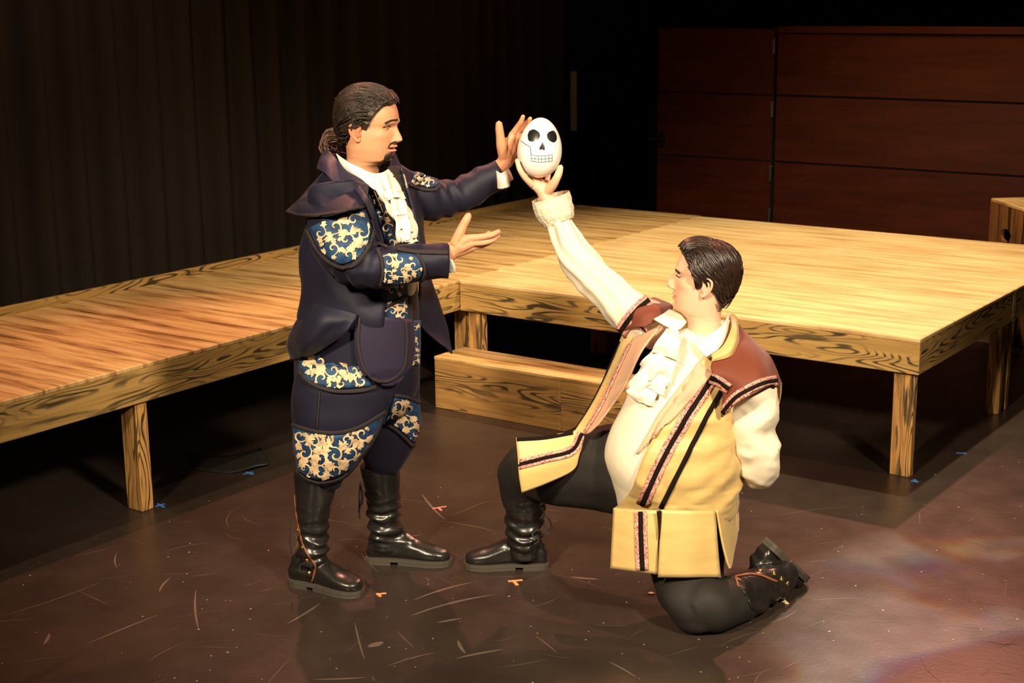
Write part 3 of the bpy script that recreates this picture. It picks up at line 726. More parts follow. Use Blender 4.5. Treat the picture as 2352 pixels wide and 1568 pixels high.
TOR = Loft([(764, 392, 872, 398, 4.96, 1.25), (735, 428, 918, 432, 4.96, 1.12), (715, 480, 938, 482, 4.96, 1.02), (708, 550, 948, 552, 4.96, .98), (702, 620, 957, 622, 4.96, .98), (700, 700, 962, 702, 4.96, .98), (692, 760, 964, 762, 4.96, .95), (684, 830, 964, 832, 4.96, .9)], 64, 10)
waist = TOR.obj('waistcoat', M['navy'], A); waist['label'] = 'dark waistcoat with blue and gold brocade fronts'
bw = bvh_of(waist)
# coat wrapped round the back, open in front
LAP = np.array([(392, 800), (420, 846), (450, 862), (500, 876), (560, 886), (650, 890), (735, 884)])
def ring_y(L, i): return PROJ(L.c[i])[1]
ci1 = next(i for i in range(TOR.n) if ring_y(TOR, i) > 728)
coat_wr = lambda i: .016+.006*math.sin(i*.5)
TOR.wr = lambda u, th, p: .010*nz(p*np.array([1, 1, .35]), 11, 3)+.022*rid(p*np.array([1, 1, .7]), 7, 5)
P = TOR.sector(lambda i: TOR.th_at(i, np.interp(ring_y(TOR, i), LAP[:, 0], LAP[:, 1])), lambda i: -2*math.pi+math.radians(52-18*i/TOR.n), lambda i: .016+.004*math.sin(i*.4), 70, 0, ci1)
TOR.wr = None
coat = sheet('coat', P, M['navy'], A, .004, face_cam=False); coat['label'] = 'dark navy satin frock coat hanging open in front'
bc = bvh_of(coat); bcw = bvh_of(coat, waist)
def down(name, G, bv, m, par, **k): return drape(name, G, bv, m, par, **k)
# waistcoat fronts in brocade, edged with piping
G = [[(846, 432), (856, 428), (866, 428)], [(862, 480), (872, 478), (883, 474)], [(874, 520), (886, 516), (900, 512)], [(884, 560), (900, 560), (916, 556)], [(884, 610), (905, 610), (925, 606)]]
fr1 = down('brocade_front', G, bw, M['brocade'], waist, off=.006); b1 = bvh_of(fr1)
scroll('gold_scrollwork', [(846, 430), (868, 428), (916, 555), (925, 606), (884, 610), (874, 520)], [(860, 452), (872, 490), (888, 525), (898, 556), (905, 590)], b1, M['gold'], waist, 17, seed=3)
G = [[(882, 650), (908, 648), (936, 648)], [(882, 690), (910, 690), (936, 690)], [(884, 738), (910, 738), (936, 738)]]
fr2 = down('brocade_front', G, bw, M['brocade'], waist, off=.006); b2 = bvh_of(fr2)
scroll('gold_scrollwork', [(882, 650), (936, 648), (936, 738), (884, 738)], [(900, 668), (922, 690), (900, 715), (925, 725)], b2, M['gold'], waist, 18, seed=5)
ribbon('trim', [(886, 706), (908, 694), (934, 680)], 8, b2, M['braid'], waist, off=.004)
G = [[(944, 735), (955, 735), (963, 735)], [(944, 790), (955, 790), (963, 790)], [(945, 838), (955, 838), (962, 838)]]
fr3 = down('brocade_front', G, bw, M['brocade'], waist, off=.006); scroll('gold_scrollwork', [(944, 735), (963, 735), (962, 838), (945, 838)], [(952, 755), (955, 790), (952, 820)], bvh_of(fr3), M['gold'], waist, 13, seed=6)
ribbon('trim', [(938, 650), (940, 700), (942, 760), (946, 835)], 8, bw, M['braid'], waist, off=.008)
ribbon('piping', [(850, 424), (866, 460), (890, 515), (910, 560)], 5, bw, M['brocade'], waist, off=.009)
ribbon('piping', [(851, 426), (864, 455), (878, 488)], 2.2, bw, M['gold'], waist, off=.0115)
ribbon('trim', [(856, 424), (874, 455), (898, 510), (918, 560)], 9, bw, M['braid'], waist, off=.008)
# far front edge: black lace and piping
lf_ = sheet('lace_edge', up(PG([[(890, 384, 4.93), (906, 380, 4.96), (920, 384, 5.0)], [(905, 420, 4.90), (920, 418, 4.94), (934, 420, 4.99)], [(915, 470, 4.88), (932, 470, 4.92), (944, 470, 4.97)], [(930, 530, 4.86), (944, 530, 4.91), (956, 530, 4.97)], [(935, 590, 4.86), (948, 590, 4.91), (960, 590, 4.97)]]), 6), M['fur'], waist, .006, wr=lambda u, v, p: .004*math.sin(u*90))
far_front = up(PG([[(918, 378, 5.00), (940, 392, 5.06), (965, 405, 5.14)], [(930, 420, 4.98), (950, 425, 5.05), (972, 430, 5.14)], [(942, 480, 4.96), (958, 485, 5.04), (972, 490, 5.12)], [(954, 540, 4.96), (964, 542, 5.03), (974, 545, 5.10)], [(962, 600, 4.97), (972, 602, 5.03), (984, 605, 5.10)], [(962, 650, 4.98), (980, 655, 5.05), (994, 655, 5.11)], [(962, 705, 4.99), (990, 712, 5.06), (1012, 708, 5.12)], [(966, 745, 5.00), (1002, 756, 5.06), (1028, 752, 5.11)], [(990, 772, 5.02), (1018, 785, 5.06), (1034, 788, 5.09)], [(1024, 797, 5.05), (1030, 804, 5.06), (1038, 812, 5.07)]]), 6)
cf = sheet('coat_front', far_front, M['navy'], coat, .006, wr=lambda u, v, p: .006*nz(p, 9, 2))
bcf = bvh_of(cf, lf_)
ribbon('piping', [(920, 386), (930, 425), (945, 480), (957, 540), (965, 600)], 4, bcf, M['brocade'], coat, off=.006)
ribbon('piping', [(924, 400), (932, 432)], 2.4, bcf, M['gold'], coat, off=.0085)
# skirt of the coat
pep = sheet('coat_skirt', up(PG([[(702, 696, 4.92), (735, 700, 4.77), (780, 708, 4.735), (822, 722, 4.735)], [(684, 742, 4.92), (722, 745, 4.73), (775, 742, 4.70), (815, 736, 4.72)], [(667, 792, 4.94), (698, 798, 4.75), (745, 783, 4.72), (800, 752, 4.72)], [(668, 826, 4.98), (690, 820, 4.82), (735, 804, 4.76), (790, 765, 4.735)]]), 8), M['navy'], coat, .006, wr=lambda u, v, p: .012*math.sin(v*5+u*3)*math.sin(u*3.1)+.004*nz(p, 14, 3))
sheet('coat_skirt', up(PG([[(702, 700, 4.94), (720, 700, 5.10), (760, 705, 5.2)], [(684, 745, 4.95), (705, 745, 5.12), (750, 750, 5.22)], [(668, 795, 4.96), (690, 800, 5.14), (740, 800, 5.24)], [(668, 830, 4.98), (690, 832, 5.15), (735, 832, 5.24)]]), 6), M['navy'], coat, .006, face_cam=False)
# collar
col = sheet('collar', up(PG([[(905, 350, 5.06), (850, 362, 5.12), (790, 352, 5.08), (752, 342, 4.99), (770, 362, 4.885), (796, 393, 4.83), (825, 409, 4.815), (851, 419, 4.83)], [(912, 364, 5.10), (860, 370, 5.15), (780, 362, 5.12), (738, 358, 4.99), (752, 378, 4.85), (788, 412, 4.79), (822, 417, 4.79), (850, 420, 4.815)], [(922, 384, 5.13), (868, 385, 5.18), (775, 380, 5.14), (730, 384, 4.99), (746, 398, 4.82), (779, 428, 4.76), (818, 425, 4.775), (850, 422, 4.805)]]), 8), M['plum'], coat, .006, wr=lambda u, v, p: .003*nz(p, 16, 4))
sheet('collar_tip', up(PG([[(898, 356, 5.0), (904, 348, 5.02), (910, 358, 5.05)], [(896, 378, 4.98), (908, 372, 5.02), (918, 380, 5.07)], [(893, 388, 4.97), (910, 388, 5.02), (940, 394, 5.10)]]), 6), M['plum'], coat, .005)
# near sleeve
SL = Loft([(712, 440, 838, 425, 4.80, .85), (704, 512, 848, 478, 4.76, .92), (722, 580, 858, 528, 4.73, .95), (764, 630, 868, 560, 4.70, 1.0), (816, 655, 886, 566, 4.68, 1.0), (880, 657, 912, 566, 4.68, 1.0), (955, 650, 955, 561, 4.69, 1.0), (1029, 643, 1031, 559, 4.70, 1.0)], 48, 10,
    wr=lambda u, th, p: .008*math.exp(-((u-.52)/.12)**2)*math.sin(th*3+u*60)+.024*rid(p, 9, 8)+.003*nz(p, 30, 2))
slv = SL.obj('sleeve', M['navy'], coat); bs = bvh_of(slv)
TOPP = [[(712, 524), (745, 507), (790, 488), (838, 486)], [(728, 560), (765, 545), (805, 530), (850, 525)], [(752, 590), (785, 580), (815, 570), (844, 560)], [(785, 606), (795, 604), (808, 600), (822, 592)]]
p1 = down('brocade_panel', TOPP, bs, M['brocade'], slv, off=.004); bp1 = bvh_of(p1)
scroll('gold_scrollwork', [(712, 524), (745, 507), (790, 488), (835, 486), (850, 525), (842, 560), (822, 594), (792, 604), (752, 590), (728, 560)], [(736, 535), (770, 520), (812, 505), (832, 535), (795, 550), (765, 570), (800, 585), (825, 565)], bp1, M['gold'], slv, 23, seed=11)
ribbon('trim', [(706, 528), (728, 572), (758, 602), (790, 614), (818, 604), (846, 566), (858, 530)], 7, bs, M['braid'], slv, off=.007)
p2 = down('brocade_panel', [[(876, 584), (905, 582), (945, 584), (960, 592)], [(882, 610), (910, 612), (945, 612), (970, 616)], [(882, 634), (910, 640), (940, 642), (964, 634)], [(878, 650), (905, 652), (935, 650), (952, 645)]], bs, M['brocade'], slv, off=.004); bp2 = bvh_of(p2)
scroll('gold_scrollwork', [(876, 584), (945, 584), (962, 594), (970, 616), (962, 636), (940, 648), (880, 650)], [(892, 600), (920, 595), (925, 622), (950, 610), (895, 630), (940, 640)], bp2, M['gold'], slv, 20, seed=12)
ribbon('trim', [(868, 572), (876, 600), (878, 630), (872, 655)], 7, bs, M['braid'], slv, off=.007)
ribbon('trim', [(910, 572), (950, 578), (990, 580), (1029, 581)], 8, bs, M['braid'], slv, off=.006)
ribbon('trim', [(958, 584), (970, 600), (975, 622), (968, 645)], 6, bs, M['braid'], slv, off=.007)
ribbon('trim', [(852, 505), (862, 530), (874, 558), (892, 570)], 7, bs, M['braid'], slv, off=.006)
# shoulder cape
cape = sheet('shoulder_cape', up(PG([[(742, 398, 5.02), (752, 412, 4.90), (786, 425, 4.80), (820, 428, 4.78), (845, 424, 4.79)], [(712, 430, 5.02), (722, 440, 4.84), (768, 446, 4.73), (815, 444, 4.71), (846, 438, 4.75)], [(684, 462, 5.02), (694, 470, 4.79), (752, 472, 4.67), (808, 464, 4.655), (842, 455, 4.70)], [(657, 486, 5.0), (690, 496, 4.76), (745, 494, 4.63), (800, 484, 4.61), (834, 478, 4.67)]]), 8), M['navy'], coat, .006, wr=lambda u, v, p: .005*u*math.sin(v*9))
bcp = bvh_of(cape); ribbon('trim', [(660, 486), (692, 494), (745, 492), (798, 482), (830, 476)], 5, bcp, M['braid'], cape, off=.004)
ribbon('trim', [(818, 432), (838, 460), (858, 505)], 12, bvh_of(slv, cape, coat), M['plum'], coat, off=.006)
# far sleeve
SF = Loft([(920, 476, 905, 384, 5.12, .9), (962, 502, 950, 394, 5.15, .95), (1010, 503, 998, 410, 5.19, .95), (1058, 490, 1046, 411, 5.22, .95), (1108, 464, 1096, 386, 5.24, .95), (1163, 434, 1135, 364, 5.25, .95)], 44, 10,
    wr=lambda u, th, p: .022*rid(p, 8, 1)+.005*math.sin(u*40+th*2)*math.exp(-((u-.5)/.2)**2))
sf = SF.obj('sleeve', M['navy'], coat); bsf = bvh_of(sf, cf)
p3 = down('brocade_panel', [[(950, 396), (968, 400), (990, 410), (1008, 421)], [(945, 412), (966, 415), (985, 422), (1002, 426)], [(944, 422), (960, 425), (978, 430), (990, 431)]], bsf, M['brocade'], sf, off=.006); scroll('gold_scrollwork', [(948, 396), (970, 398), (1008, 420), (990, 431), (944, 422)], [(955, 408), (975, 415), (992, 420)], bvh_of(p3), M['gold'], sf, 15, seed=14)
ribbon('trim', [(940, 424), (965, 433), (995, 436), (1012, 425)], 7, bsf, M['braid'], sf, off=.006)
# breeches
PEL = Loft([(694, 720, 962, 722, 4.97, .86), (682, 780, 965, 782, 4.97, .88), (676, 850, 965, 850, 4.97, .86), (684, 910, 955, 905, 4.97, .78), (720, 950, 930, 945, 4.97, .6)], 56, 8)
LN = Loft([(684, 830, 880, 820, 4.89, .9), (671, 890, 900, 880, 4.885, .85), (670, 940, 896, 930, 4.88, .82), (672, 990, 878, 980, 4.88, .82), (677, 1040, 848, 1030, 4.885, .86), (690, 1082, 818, 1068, 4.89, .9), (712, 1106, 792, 1094, 4.895, .95), (716, 1114, 786, 1106, 4.90, .95)], 56, 8,
    wr=lambda u, th, p: .005*nz(p, 12, 4)+.006*math.sin(th*6+3*nz(p, 6, 2))*max(0, (u-.62))*2)
LF_ = Loft([(800, 850, 964, 842, 5.06, .9), (812, 900, 964, 890, 5.07, .9), (820, 950, 964, 940, 5.08, .9), (826, 1000, 960, 995, 5.09, .9), (832, 1045, 944, 1040, 5.10, .9), (840, 1074, 924, 1070, 5.11, .95), (848, 1086, 916, 1081, 5.11, .95)], 48, 8,
    wr=lambda u, th, p: .006*nz(p, 12, 9)+.007*math.sin(th*5+3*nz(p, 6, 5))*max(0, (u-.6))*2)
br = PEL.obj('breeches', M['navy'], A); br['label'] = 'puffed navy knee breeches with brocade bands'
ln = LN.obj('breeches_leg', M['navy'], br); lfo = LF_.obj('breeches_leg', M['navy'], br)
bb = bvh_of(br, ln); bbf = bvh_of(lfo, br, ln)
g_ = down('brocade_band', [[(686, 822), (745, 806), (790, 790), (832, 796)], [(690, 846), (740, 850), (785, 846), (840, 845)], [(702, 868), (740, 886), (780, 892), (852, 886)]], bb, M['brocade'], br, off=.006)
scroll('gold_scrollwork', [(686, 822), (745, 806), (790, 790), (832, 796), (852, 886), (780, 892), (740, 886), (702, 868)], [(702, 838), (735, 828), (765, 850), (790, 812), (812, 850), (740, 868), (785, 880), (830, 875)], bvh_of(g_), M['gold'], br, 24, seed=21)
ribbon('trim', [(688, 852), (712, 877), (745, 892), (782, 898), (830, 896), (862, 888)], 8, bb, M['braid'], br, off=.009)
g_ = down('brocade_band', [[(675, 980), (720, 993), (774, 997), (827, 983), (880, 950)], [(677, 1030), (715, 1045), (765, 1050), (815, 1030), (866, 985)], [(686, 1080), (710, 1096), (745, 1101), (795, 1082), (848, 1015)]], bb, M['brocade'], br, off=.006)
scroll('gold_scrollwork', [(675, 980), (720, 993), (774, 997), (827, 983), (880, 950), (866, 985), (848, 1015), (795, 1082), (745, 1101), (710, 1096), (686, 1080)], [(690, 1000), (722, 1015), (756, 1012), (795, 1010), (832, 995), (700, 1040), (735, 1050), (770, 1045), (805, 1038), (835, 1020), (700, 1075), (735, 1085), (770, 1078)], bvh_of(g_), M['gold'], br, 25, seed=22)
ribbon('trim', [(673, 974), (720, 988), (774, 992), (827, 978), (884, 944)], 8, bb, M['braid'], br, off=.009)
ribbon('trim', [(684, 1082), (710, 1100), (745, 1106), (795, 1087), (846, 1020)], 6, bb, M['braid'], br, off=.009)
g_ = down('brocade_band', [[(905, 912), (935, 917), (961, 930)], [(893, 945), (930, 953), (962, 975)], [(884, 964), (915, 983), (950, 1018)]], bbf, M['brocade'], br, off=.008)
scroll('gold_scrollwork', [(905, 912), (935, 917), (961, 930), (962, 990), (950, 1018), (915, 983), (884, 964)], [(912, 930), (940, 940), (905, 958), (935, 970), (952, 995)], bvh_of(g_), M['gold'], br, 22, seed=23)
ribbon('trim', [(905, 906), (935, 911), (961, 924)], 7, bbf, M['braid'], br, off=.010)
ribbon('trim', [(880, 968), (912, 988), (948, 1024)], 7, bbf, M['braid'], br, off=.010)
ribbon('seam', [(735, 898), (732, 940), (728, 985)], 3, bb, M['braid'], br, off=.004)
bt = bvh_of(br, ln, waist)
tab = down('front_tab', [[(818, 726), (858, 724), (905, 728), (940, 734)], [(815, 770), (858, 770), (905, 772), (943, 776)], [(819, 822), (858, 828), (905, 828), (942, 820)], [(832, 856), (860, 872), (905, 874), (930, 850)], [(850, 872), (868, 880), (895, 881), (915, 868)]], bt, M['plum'], br, off=.022, th=.006, n=5)
ribbon('trim', [(826, 728), (823, 790), (836, 845), (862, 872), (895, 873), (926, 846), (934, 790), (932, 736)], 6, bvh_of(tab), M['braid'], tab, off=.004)
# shirt front and jabot
sh = sheet('shirt', up(PG([[(772, 352, 4.90), (800, 372, 4.84), (840, 392, 4.83), (872, 398, 4.86), (892, 388, 4.92)], [(782, 372, 4.87), (812, 395, 4.82), (848, 412, 4.80), (884, 415, 4.84), (902, 400, 4.92)], [(800, 395, 4.85), (830, 412, 4.81), (858, 430, 4.79), (892, 432, 4.83), (912, 420, 4.91)], [(852, 422, 4.82), (872, 438, 4.79), (888, 452, 4.785), (905, 455, 4.82), (922, 450, 4.90)]]), 8), M['white'], A, .004, wr=lambda u, v, p: .003*nz(p, 20, 4)); sh['label'] = 'white shirt with stand collar'
jab = up(PG([[(852, 418, 4.80), (864, 408, 4.785), (882, 396, 4.79), (902, 405, 4.84), (910, 418, 4.90)], [(880, 455, 4.785), (888, 450, 4.77), (896, 440, 4.77), (914, 440, 4.82), (924, 448, 4.88)], [(898, 490, 4.78), (906, 486, 4.76), (910, 476, 4.76), (926, 474, 4.80), (936, 480, 4.86)], [(911, 525, 4.78), (918, 522, 4.755), (922, 516, 4.755), (938, 512, 4.79), (948, 516, 4.85)], [(919, 552, 4.785), (925, 556, 4.76), (932, 552, 4.755), (944, 548, 4.79), (952, 545, 4.84)]]), 10)
jb = sheet('jabot', jab, M['white'], sh, .004, wr=lambda u, v, p: (.012*u+.003)*math.sin(v*16+u*5+2*nz(p, 9, 1))+.006*abs(math.sin(u*9.5))-.003)
for k, (y0, x0, x1) in enumerate(((438, 880, 926), (478, 898, 943), (512, 911, 953), (540, 921, 953))):
    G = up(PG([[(x0+(x1-x0)*t, y0-6*math.sin(t*3.1)+3, 4.755+.10*t*t) for t in (0, .25, .5, .75, 1)], [(x0+3+(x1-x0)*t, y0+18+4*math.sin(t*9+k), 4.742+.10*t*t) for t in (0, .25, .5, .75, 1)]]), 10)
    sheet('ruffle', G, M['white'], jb, .003, wr=lambda u, v, p: .009*u*math.sin(v*22+k*2))
sheet('shirt_tail', up(PG([[(934, 640, 4.79), (947, 640, 4.80), (958, 642, 4.83)], [(935, 660, 4.785), (946, 662, 4.795), (955, 662, 4.83)], [(938, 678, 4.79), (944, 678, 4.80), (950, 674, 4.82)]]), 6), M['white'], sh, .004)
sheet('cuff', up(PG([[(1140, 392, 5.20), (1150, 398, 5.18), (1160, 392, 5.20), (1168, 388, 5.24)], [(1142, 412, 5.20), (1154, 414, 5.17), (1166, 406, 5.19), (1172, 400, 5.24)], [(1144, 430, 5.22), (1156, 434, 5.18), (1170, 424, 5.20), (1174, 412, 5.24)]]), 8), M['white'], sh, .004, wr=lambda u, v, p: .006*u*math.sin(v*14))
sheet('cuff', up(PG([[(1030, 594, 4.69), (1036, 596, 4.675), (1040, 598, 4.69)], [(1031, 608, 4.69), (1040, 610, 4.67), (1045, 612, 4.69)], [(1031, 624, 4.70), (1040, 626, 4.68), (1044, 622, 4.70)]]), 6), M['white'], sh, .004, wr=lambda u, v, p: .004*u*math.sin(v*10))
# head, hands, body
SK_A = np.array((.58, .275, .145))
T2 = HEAD_TAB.copy(); T2[:8, 3] *= 1.09; T2[8, 3] *= 1.07; T2[9, 3] *= 1.05; T2[10, 3] *= 1.025; T2[:, 2] *= .90; T2[3:5, 1] += .006
HA = Head(848, 286, 4.98, RH*math.cos(math.radians(17))-FH*math.sin(math.radians(17)), math.radians(-4), 0, 1.05, zs=(.90, .95), tab=T2, nose=.92, jaw=.004, lips=1.55, open_=.004)
parts = [(HA.W(HA.lv), HA.f, HA.colors(SK_A, (.72, .24, .19)))]
for sd in (1, -1):
    v, f, lv = ear_mesh(HA, sd); parts.append((v, f, np.array((.68, .20, .11))))
M['eye'].use_nodes = True
for v, f in eye_parts(HA, A, (.05, .025, .012), SK_A, .03, -.13): parts.append((v, f, SK_A*.82))
hv, hf = hand_vf([[(985, 602, 4.70, .030), (1020, 588, 4.70, .029), (1040, 574, 4.70, .027), (1060, 560, 4.69, .022)], [(1040, 570, 4.70, .024), (1062, 556, 4.69, .019), (1080, 547, 4.68, .0135)], [(1040, 574, 4.70, .024), (1064, 566, 4.69, .018), (1086, 558, 4.68, .0125)], [(1040, 578, 4.70, .023), (1066, 574, 4.70, .016), (1088, 567, 4.69, .012)], [(1040, 578, 4.71, .022), (1062, 574, 4.715, .015), (1080, 570, 4.715, .011)]],
    [[(1078, 547, 4.68, .0125), (1106, 544, 4.675, .0108), (1130, 539, 4.68, .0098), (1147, 531, 4.695, .0078)], [(1084, 558, 4.68, .0115), (1110, 557, 4.68, .0098), (1131, 551, 4.69, .0088), (1146, 541, 4.705, .007)], [(1086, 567, 4.69, .0108), (1108, 563, 4.70, .0092), (1124, 556, 4.715, .0085), (1136, 548, 4.73, .007)], [(1080, 568, 4.715, .0105), (1100, 556, 4.74, .0085), (1114, 544, 4.755, .008), (1124, 533, 4.76, .0065)]],
    [(1046, 560, 4.69, .019), (1054, 540, 4.685, .0165), (1064, 518, 4.685, .0140), (1071, 505, 4.685, .0135), (1077, 493, 4.69, .0105)])
parts.append((hv, hf, SK_A*1.08))
hv, hf = hand_vf([[(1110, 408, 5.25, .029), (1135, 392, 5.25, .029), (1156, 376, 5.25, .027), (1164, 352, 5.25, .026)], [(1156, 376, 5.25, .024), (1168, 338, 5.25, .020), (1178, 306, 5.25, .0125)], [(1158, 376, 5.25, .024), (1176, 336, 5.26, .019), (1189, 304, 5.27, .0125)], [(1160, 376, 5.26, .023), (1182, 340, 5.27, .018), (1198, 314, 5.28, .0115)], [(1162, 376, 5.26, .022), (1184, 348, 5.28, .017), (1202, 330, 5.28, .011)]],
    [[(1177, 308, 5.25, .0115), (1189, 291, 5.235, .0100), (1197, 279, 5.22, .0092), (1202, 266, 5.21, .0072)], [(1188, 304, 5.27, .0112), (1204, 288, 5.26, .0098), (1213, 279, 5.25, .009), (1219, 271, 5.24, .007)], [(1198, 314, 5.28, .011), (1216, 302, 5.28, .0095), (1228, 297, 5.27, .0085), (1237, 293, 5.26, .007)], [(1202, 330, 5.28, .0105), (1220, 324, 5.28, .0085), (1232, 321, 5.27, .008), (1240, 318, 5.26, .0065)]],
    [(1158, 358, 5.24, .021), (1152, 334, 5.22, .0185), (1149, 312, 5.21, .0150), (1147, 296, 5.205, .0142), (1146, 282, 5.20, .0112)], extra=[((1168, 338, 5.25), (.028, .036, .014)), ((1160, 352, 5.235), (.022, .026, .016))])
parts.append((hv, hf, SK_A*1.12))
# hidden trunk and limbs under the clothes
TB = Blob()
for lo_, k in ((TOR, -.03), (PEL, -.03), (LN, -.03), (LF_, -.03), (SL, -.022), (SF, -.022)):
    w_ = lo_.wr; lo_.wr = None; v, f = lo_.closed(k); lo_.wr = w_; TB.addvf(v, f)
v, f = TB.mesh(.012, 2); parts.append((v, f, SK_A))
bodyA = merge_body('body', parts, M['skin'], A)
# hair: swept back into a low tail
M['hairA'] = mat('dark_brown_hair', (.022, .013, .008), .45, .4, bump=(160, .5), var=(30, .5, (1, 1, 1)))
M['hairtail'] = mat('reddish_hair', (.060, .022, .010), .45, .5)
def maskA(p):
    x, y, z = p; ay = abs(y)
    zl = np.interp(x, [-.12, -.06, -.032, -.024, .012, .020, .036, .052, .066, .09], [-.075, -.066, -.045, -.005, -.010, -.014, .022, .048, .066, .078])
    return max(0., min(1., (z-zl)/.012))
hcA = hair_cap('hair', HA, maskA, lambda p: .010+.008*min(1, max(0, (p[2]-.02)/.08)), M['hairA'], A, .006, 55, 3); hcA['label'] = 'dark wavy hair swept back into a low tail'
paths = []; RR = random.Random(4); bun = np.array([-.095, 0, -.055])
for k in range(320):
    az = RR.uniform(-1.75, 1.75); x = .085*math.cos(az)*.75-.01; y = .075*math.sin(az)
    zl = np.interp(x, [-.024, .012, .020, .036, .052, .066], [.0, -.005, .0, .026, .052, .07])+RR.uniform(.004, .05)
    st = np.array([x, y, zl]); md = np.array([-.05+RR.uniform(-.02, .02), y*.85, .06*(1-.7*abs(math.sin(az)))+RR.uniform(-.01, .015)])
    paths.append(([st, st*.55+md*.45+np.array([0, 0, .012]), md, bun+np.array([.01, y*.25, RR.uniform(-.012, .02)])], RR.uniform(.013, .021)*(1 if zl > .03 else .8), RR.uniform(.0022, .0040)))
paths += cover(HA, maskA, lambda p: np.array([-.115, 0, -.06])-p, 460, .055, (.012, .021), (.0020, .0038))
locks('locks', HA, paths, M['hairA'], hcA, wob=.16, seed=2)
tv, tf = [], []
for k in range(150):
    a = RR.uniform(0, 6.28); r0 = RR.uniform(.0, .022); s0 = np.array([-.098, r0*math.cos(a), -.050+r0*math.sin(a)])
    e0 = s0+np.array([-.030-RR.uniform(0, .018), r0*1.6*math.cos(a)+RR.uniform(-.012, .012), -.030+RR.uniform(-.030, .018)]); m0 = (s0+e0)/2+np.array([-.014, 0, .014+RR.uniform(-.006, .008)])
    e1 = e0+np.array([.012+RR.uniform(-.008, .012), RR.uniform(-.008, .008), -.020])
    c = CR([HA.W(q) for q in (s0+np.array([.02, 0, .002]), s0, m0, e0, e1)], 5); v, f = tube_vf(c, [RR.uniform(.003, .0055)*(1-.5*i/len(c)) for i in range(len(c))], 6, k0=len(tv)); tv += v; tf += f
mesh_obj('hair_tail', tv, tf, M['hairtail'], hcA)['kind'] = 'stuff'
bh = bvh_of(bodyA)
def brow(name, pts, w, bv, m, par, off=.002): return ribbon(name, pts, w, bv, m, par, off=off*.6, th=.0018)
brow('eyebrow', [(884, 283), (898, 277), (913, 275)], 4.5, bh, M['hairA'], bodyA)
brow('eyelid_line', [(879, 293), (889, 291), (898, 290)], 1.7, bh, M['hairA'], bodyA, .001)
mo = brow('moustache', [(892, 338), (896, 331), (905, 326), (911, 325)], 2.6, bh, M['hairA'], bodyA)
G = [[(884, 358), (893, 353), (902, 352)], [(882, 366), (892, 364), (903, 362)], [(886, 374), (893, 376), (900, 372)]]
drape('goatee', G, bh, M['hairA'], bodyA, off=.003, th=.006, sm=6)
# boots
def studs_of(bo, pts, par, r=.008):
    bv = bvh_of(bo)
    for x, y in pts:
        d = Vector(ray(x, y)).normalized(); h = bv.ray_cast(Vector(CAM), d)
        if h[0] is None: continue
        n = np.array(h[1]); n = n if n@np.array(d) < 0 else -n; t = np.cross(n, UP); t /= np.linalg.norm(t)+1e-9; b = np.cross(n, t); c = np.array(h[0])
        v, f = ell_vf(c+n*.0015, [t*r, b*r, n*.0035], 0, 14, 8); mesh_obj('stud', v, f, M['brass'], par)
FA1, FA2 = VW(-.785, 4.945, 0), VW(-.528, 4.815, 0)
bwr = lambda u, th, p: .004*nz(p, 18, 3)+.003*math.sin(u*38+2*math.sin(th))*max(0, u-.35)
bt1 = boot(A, [(676, 1078, 776, 1076, 4.905, 1.0), (678, 1130, 770, 1128, 4.91, 1.0), (681, 1180, 757, 1178, 4.91, 1.05), (687, 1230, 752, 1228, 4.905, 1.05), (686, 1262, 754, 1264, 4.90, 1.0), (688, 1292, 752, 1294, 4.90, .95)], FA1, FA2, label='black leather boot with copper piping and brass studs', wr=bwr, width=1.08)
bvb = bvh_of(bt1)
ribbon('piping', [(676, 1135), (680, 1180), (688, 1220), (697, 1252), (712, 1280), (724, 1297), (720, 1325), (708, 1355)], 4, bvb, M['piping'], bt1, off=.003)
studs_of(bt1, [(676, 1178), (683, 1217), (694, 1256), (705, 1287), (709, 1315)], bt1)
wire('lace', [V(*q) for q in ((668, 1185, 4.86), (666, 1230, 4.86), (669, 1270, 4.86))], .0022, M['lace'], bt1)
wire('lace', [V(*q) for q in ((700, 1292, 4.82), (688, 1300, 4.82), (690, 1312, 4.81), (704, 1312, 4.82))], .002, M['lace'], bt1)
bt2 = boot(A, [(826, 1068, 918, 1064, 5.12, 1.0), (838, 1130, 920, 1128, 5.12, 1.0), (846, 1180, 920, 1178, 5.13, 1.05), (849, 1222, 922, 1222, 5.135, 1.05), (852, 1248, 920, 1250, 5.135, .95), (856, 1266, 916, 1268, 5.13, .9)], VW(-.535, 5.14, 0), VW(-.232, 5.095, 0), label='black leather boot stepped forward', wr=bwr, width=1.0)
for q in (((829, 1105, 5.08), (825, 1140, 5.08), (826, 1190, 5.08)), ((831, 1105, 5.08), (830, 1150, 5.07), (824, 1175, 5.08)), ((828, 1110, 5.07), (834, 1135, 5.07), (832, 1158, 5.07))): wire('lace', [V(*x) for x in q], .003, M['lace'], bt2)
anchor(A)
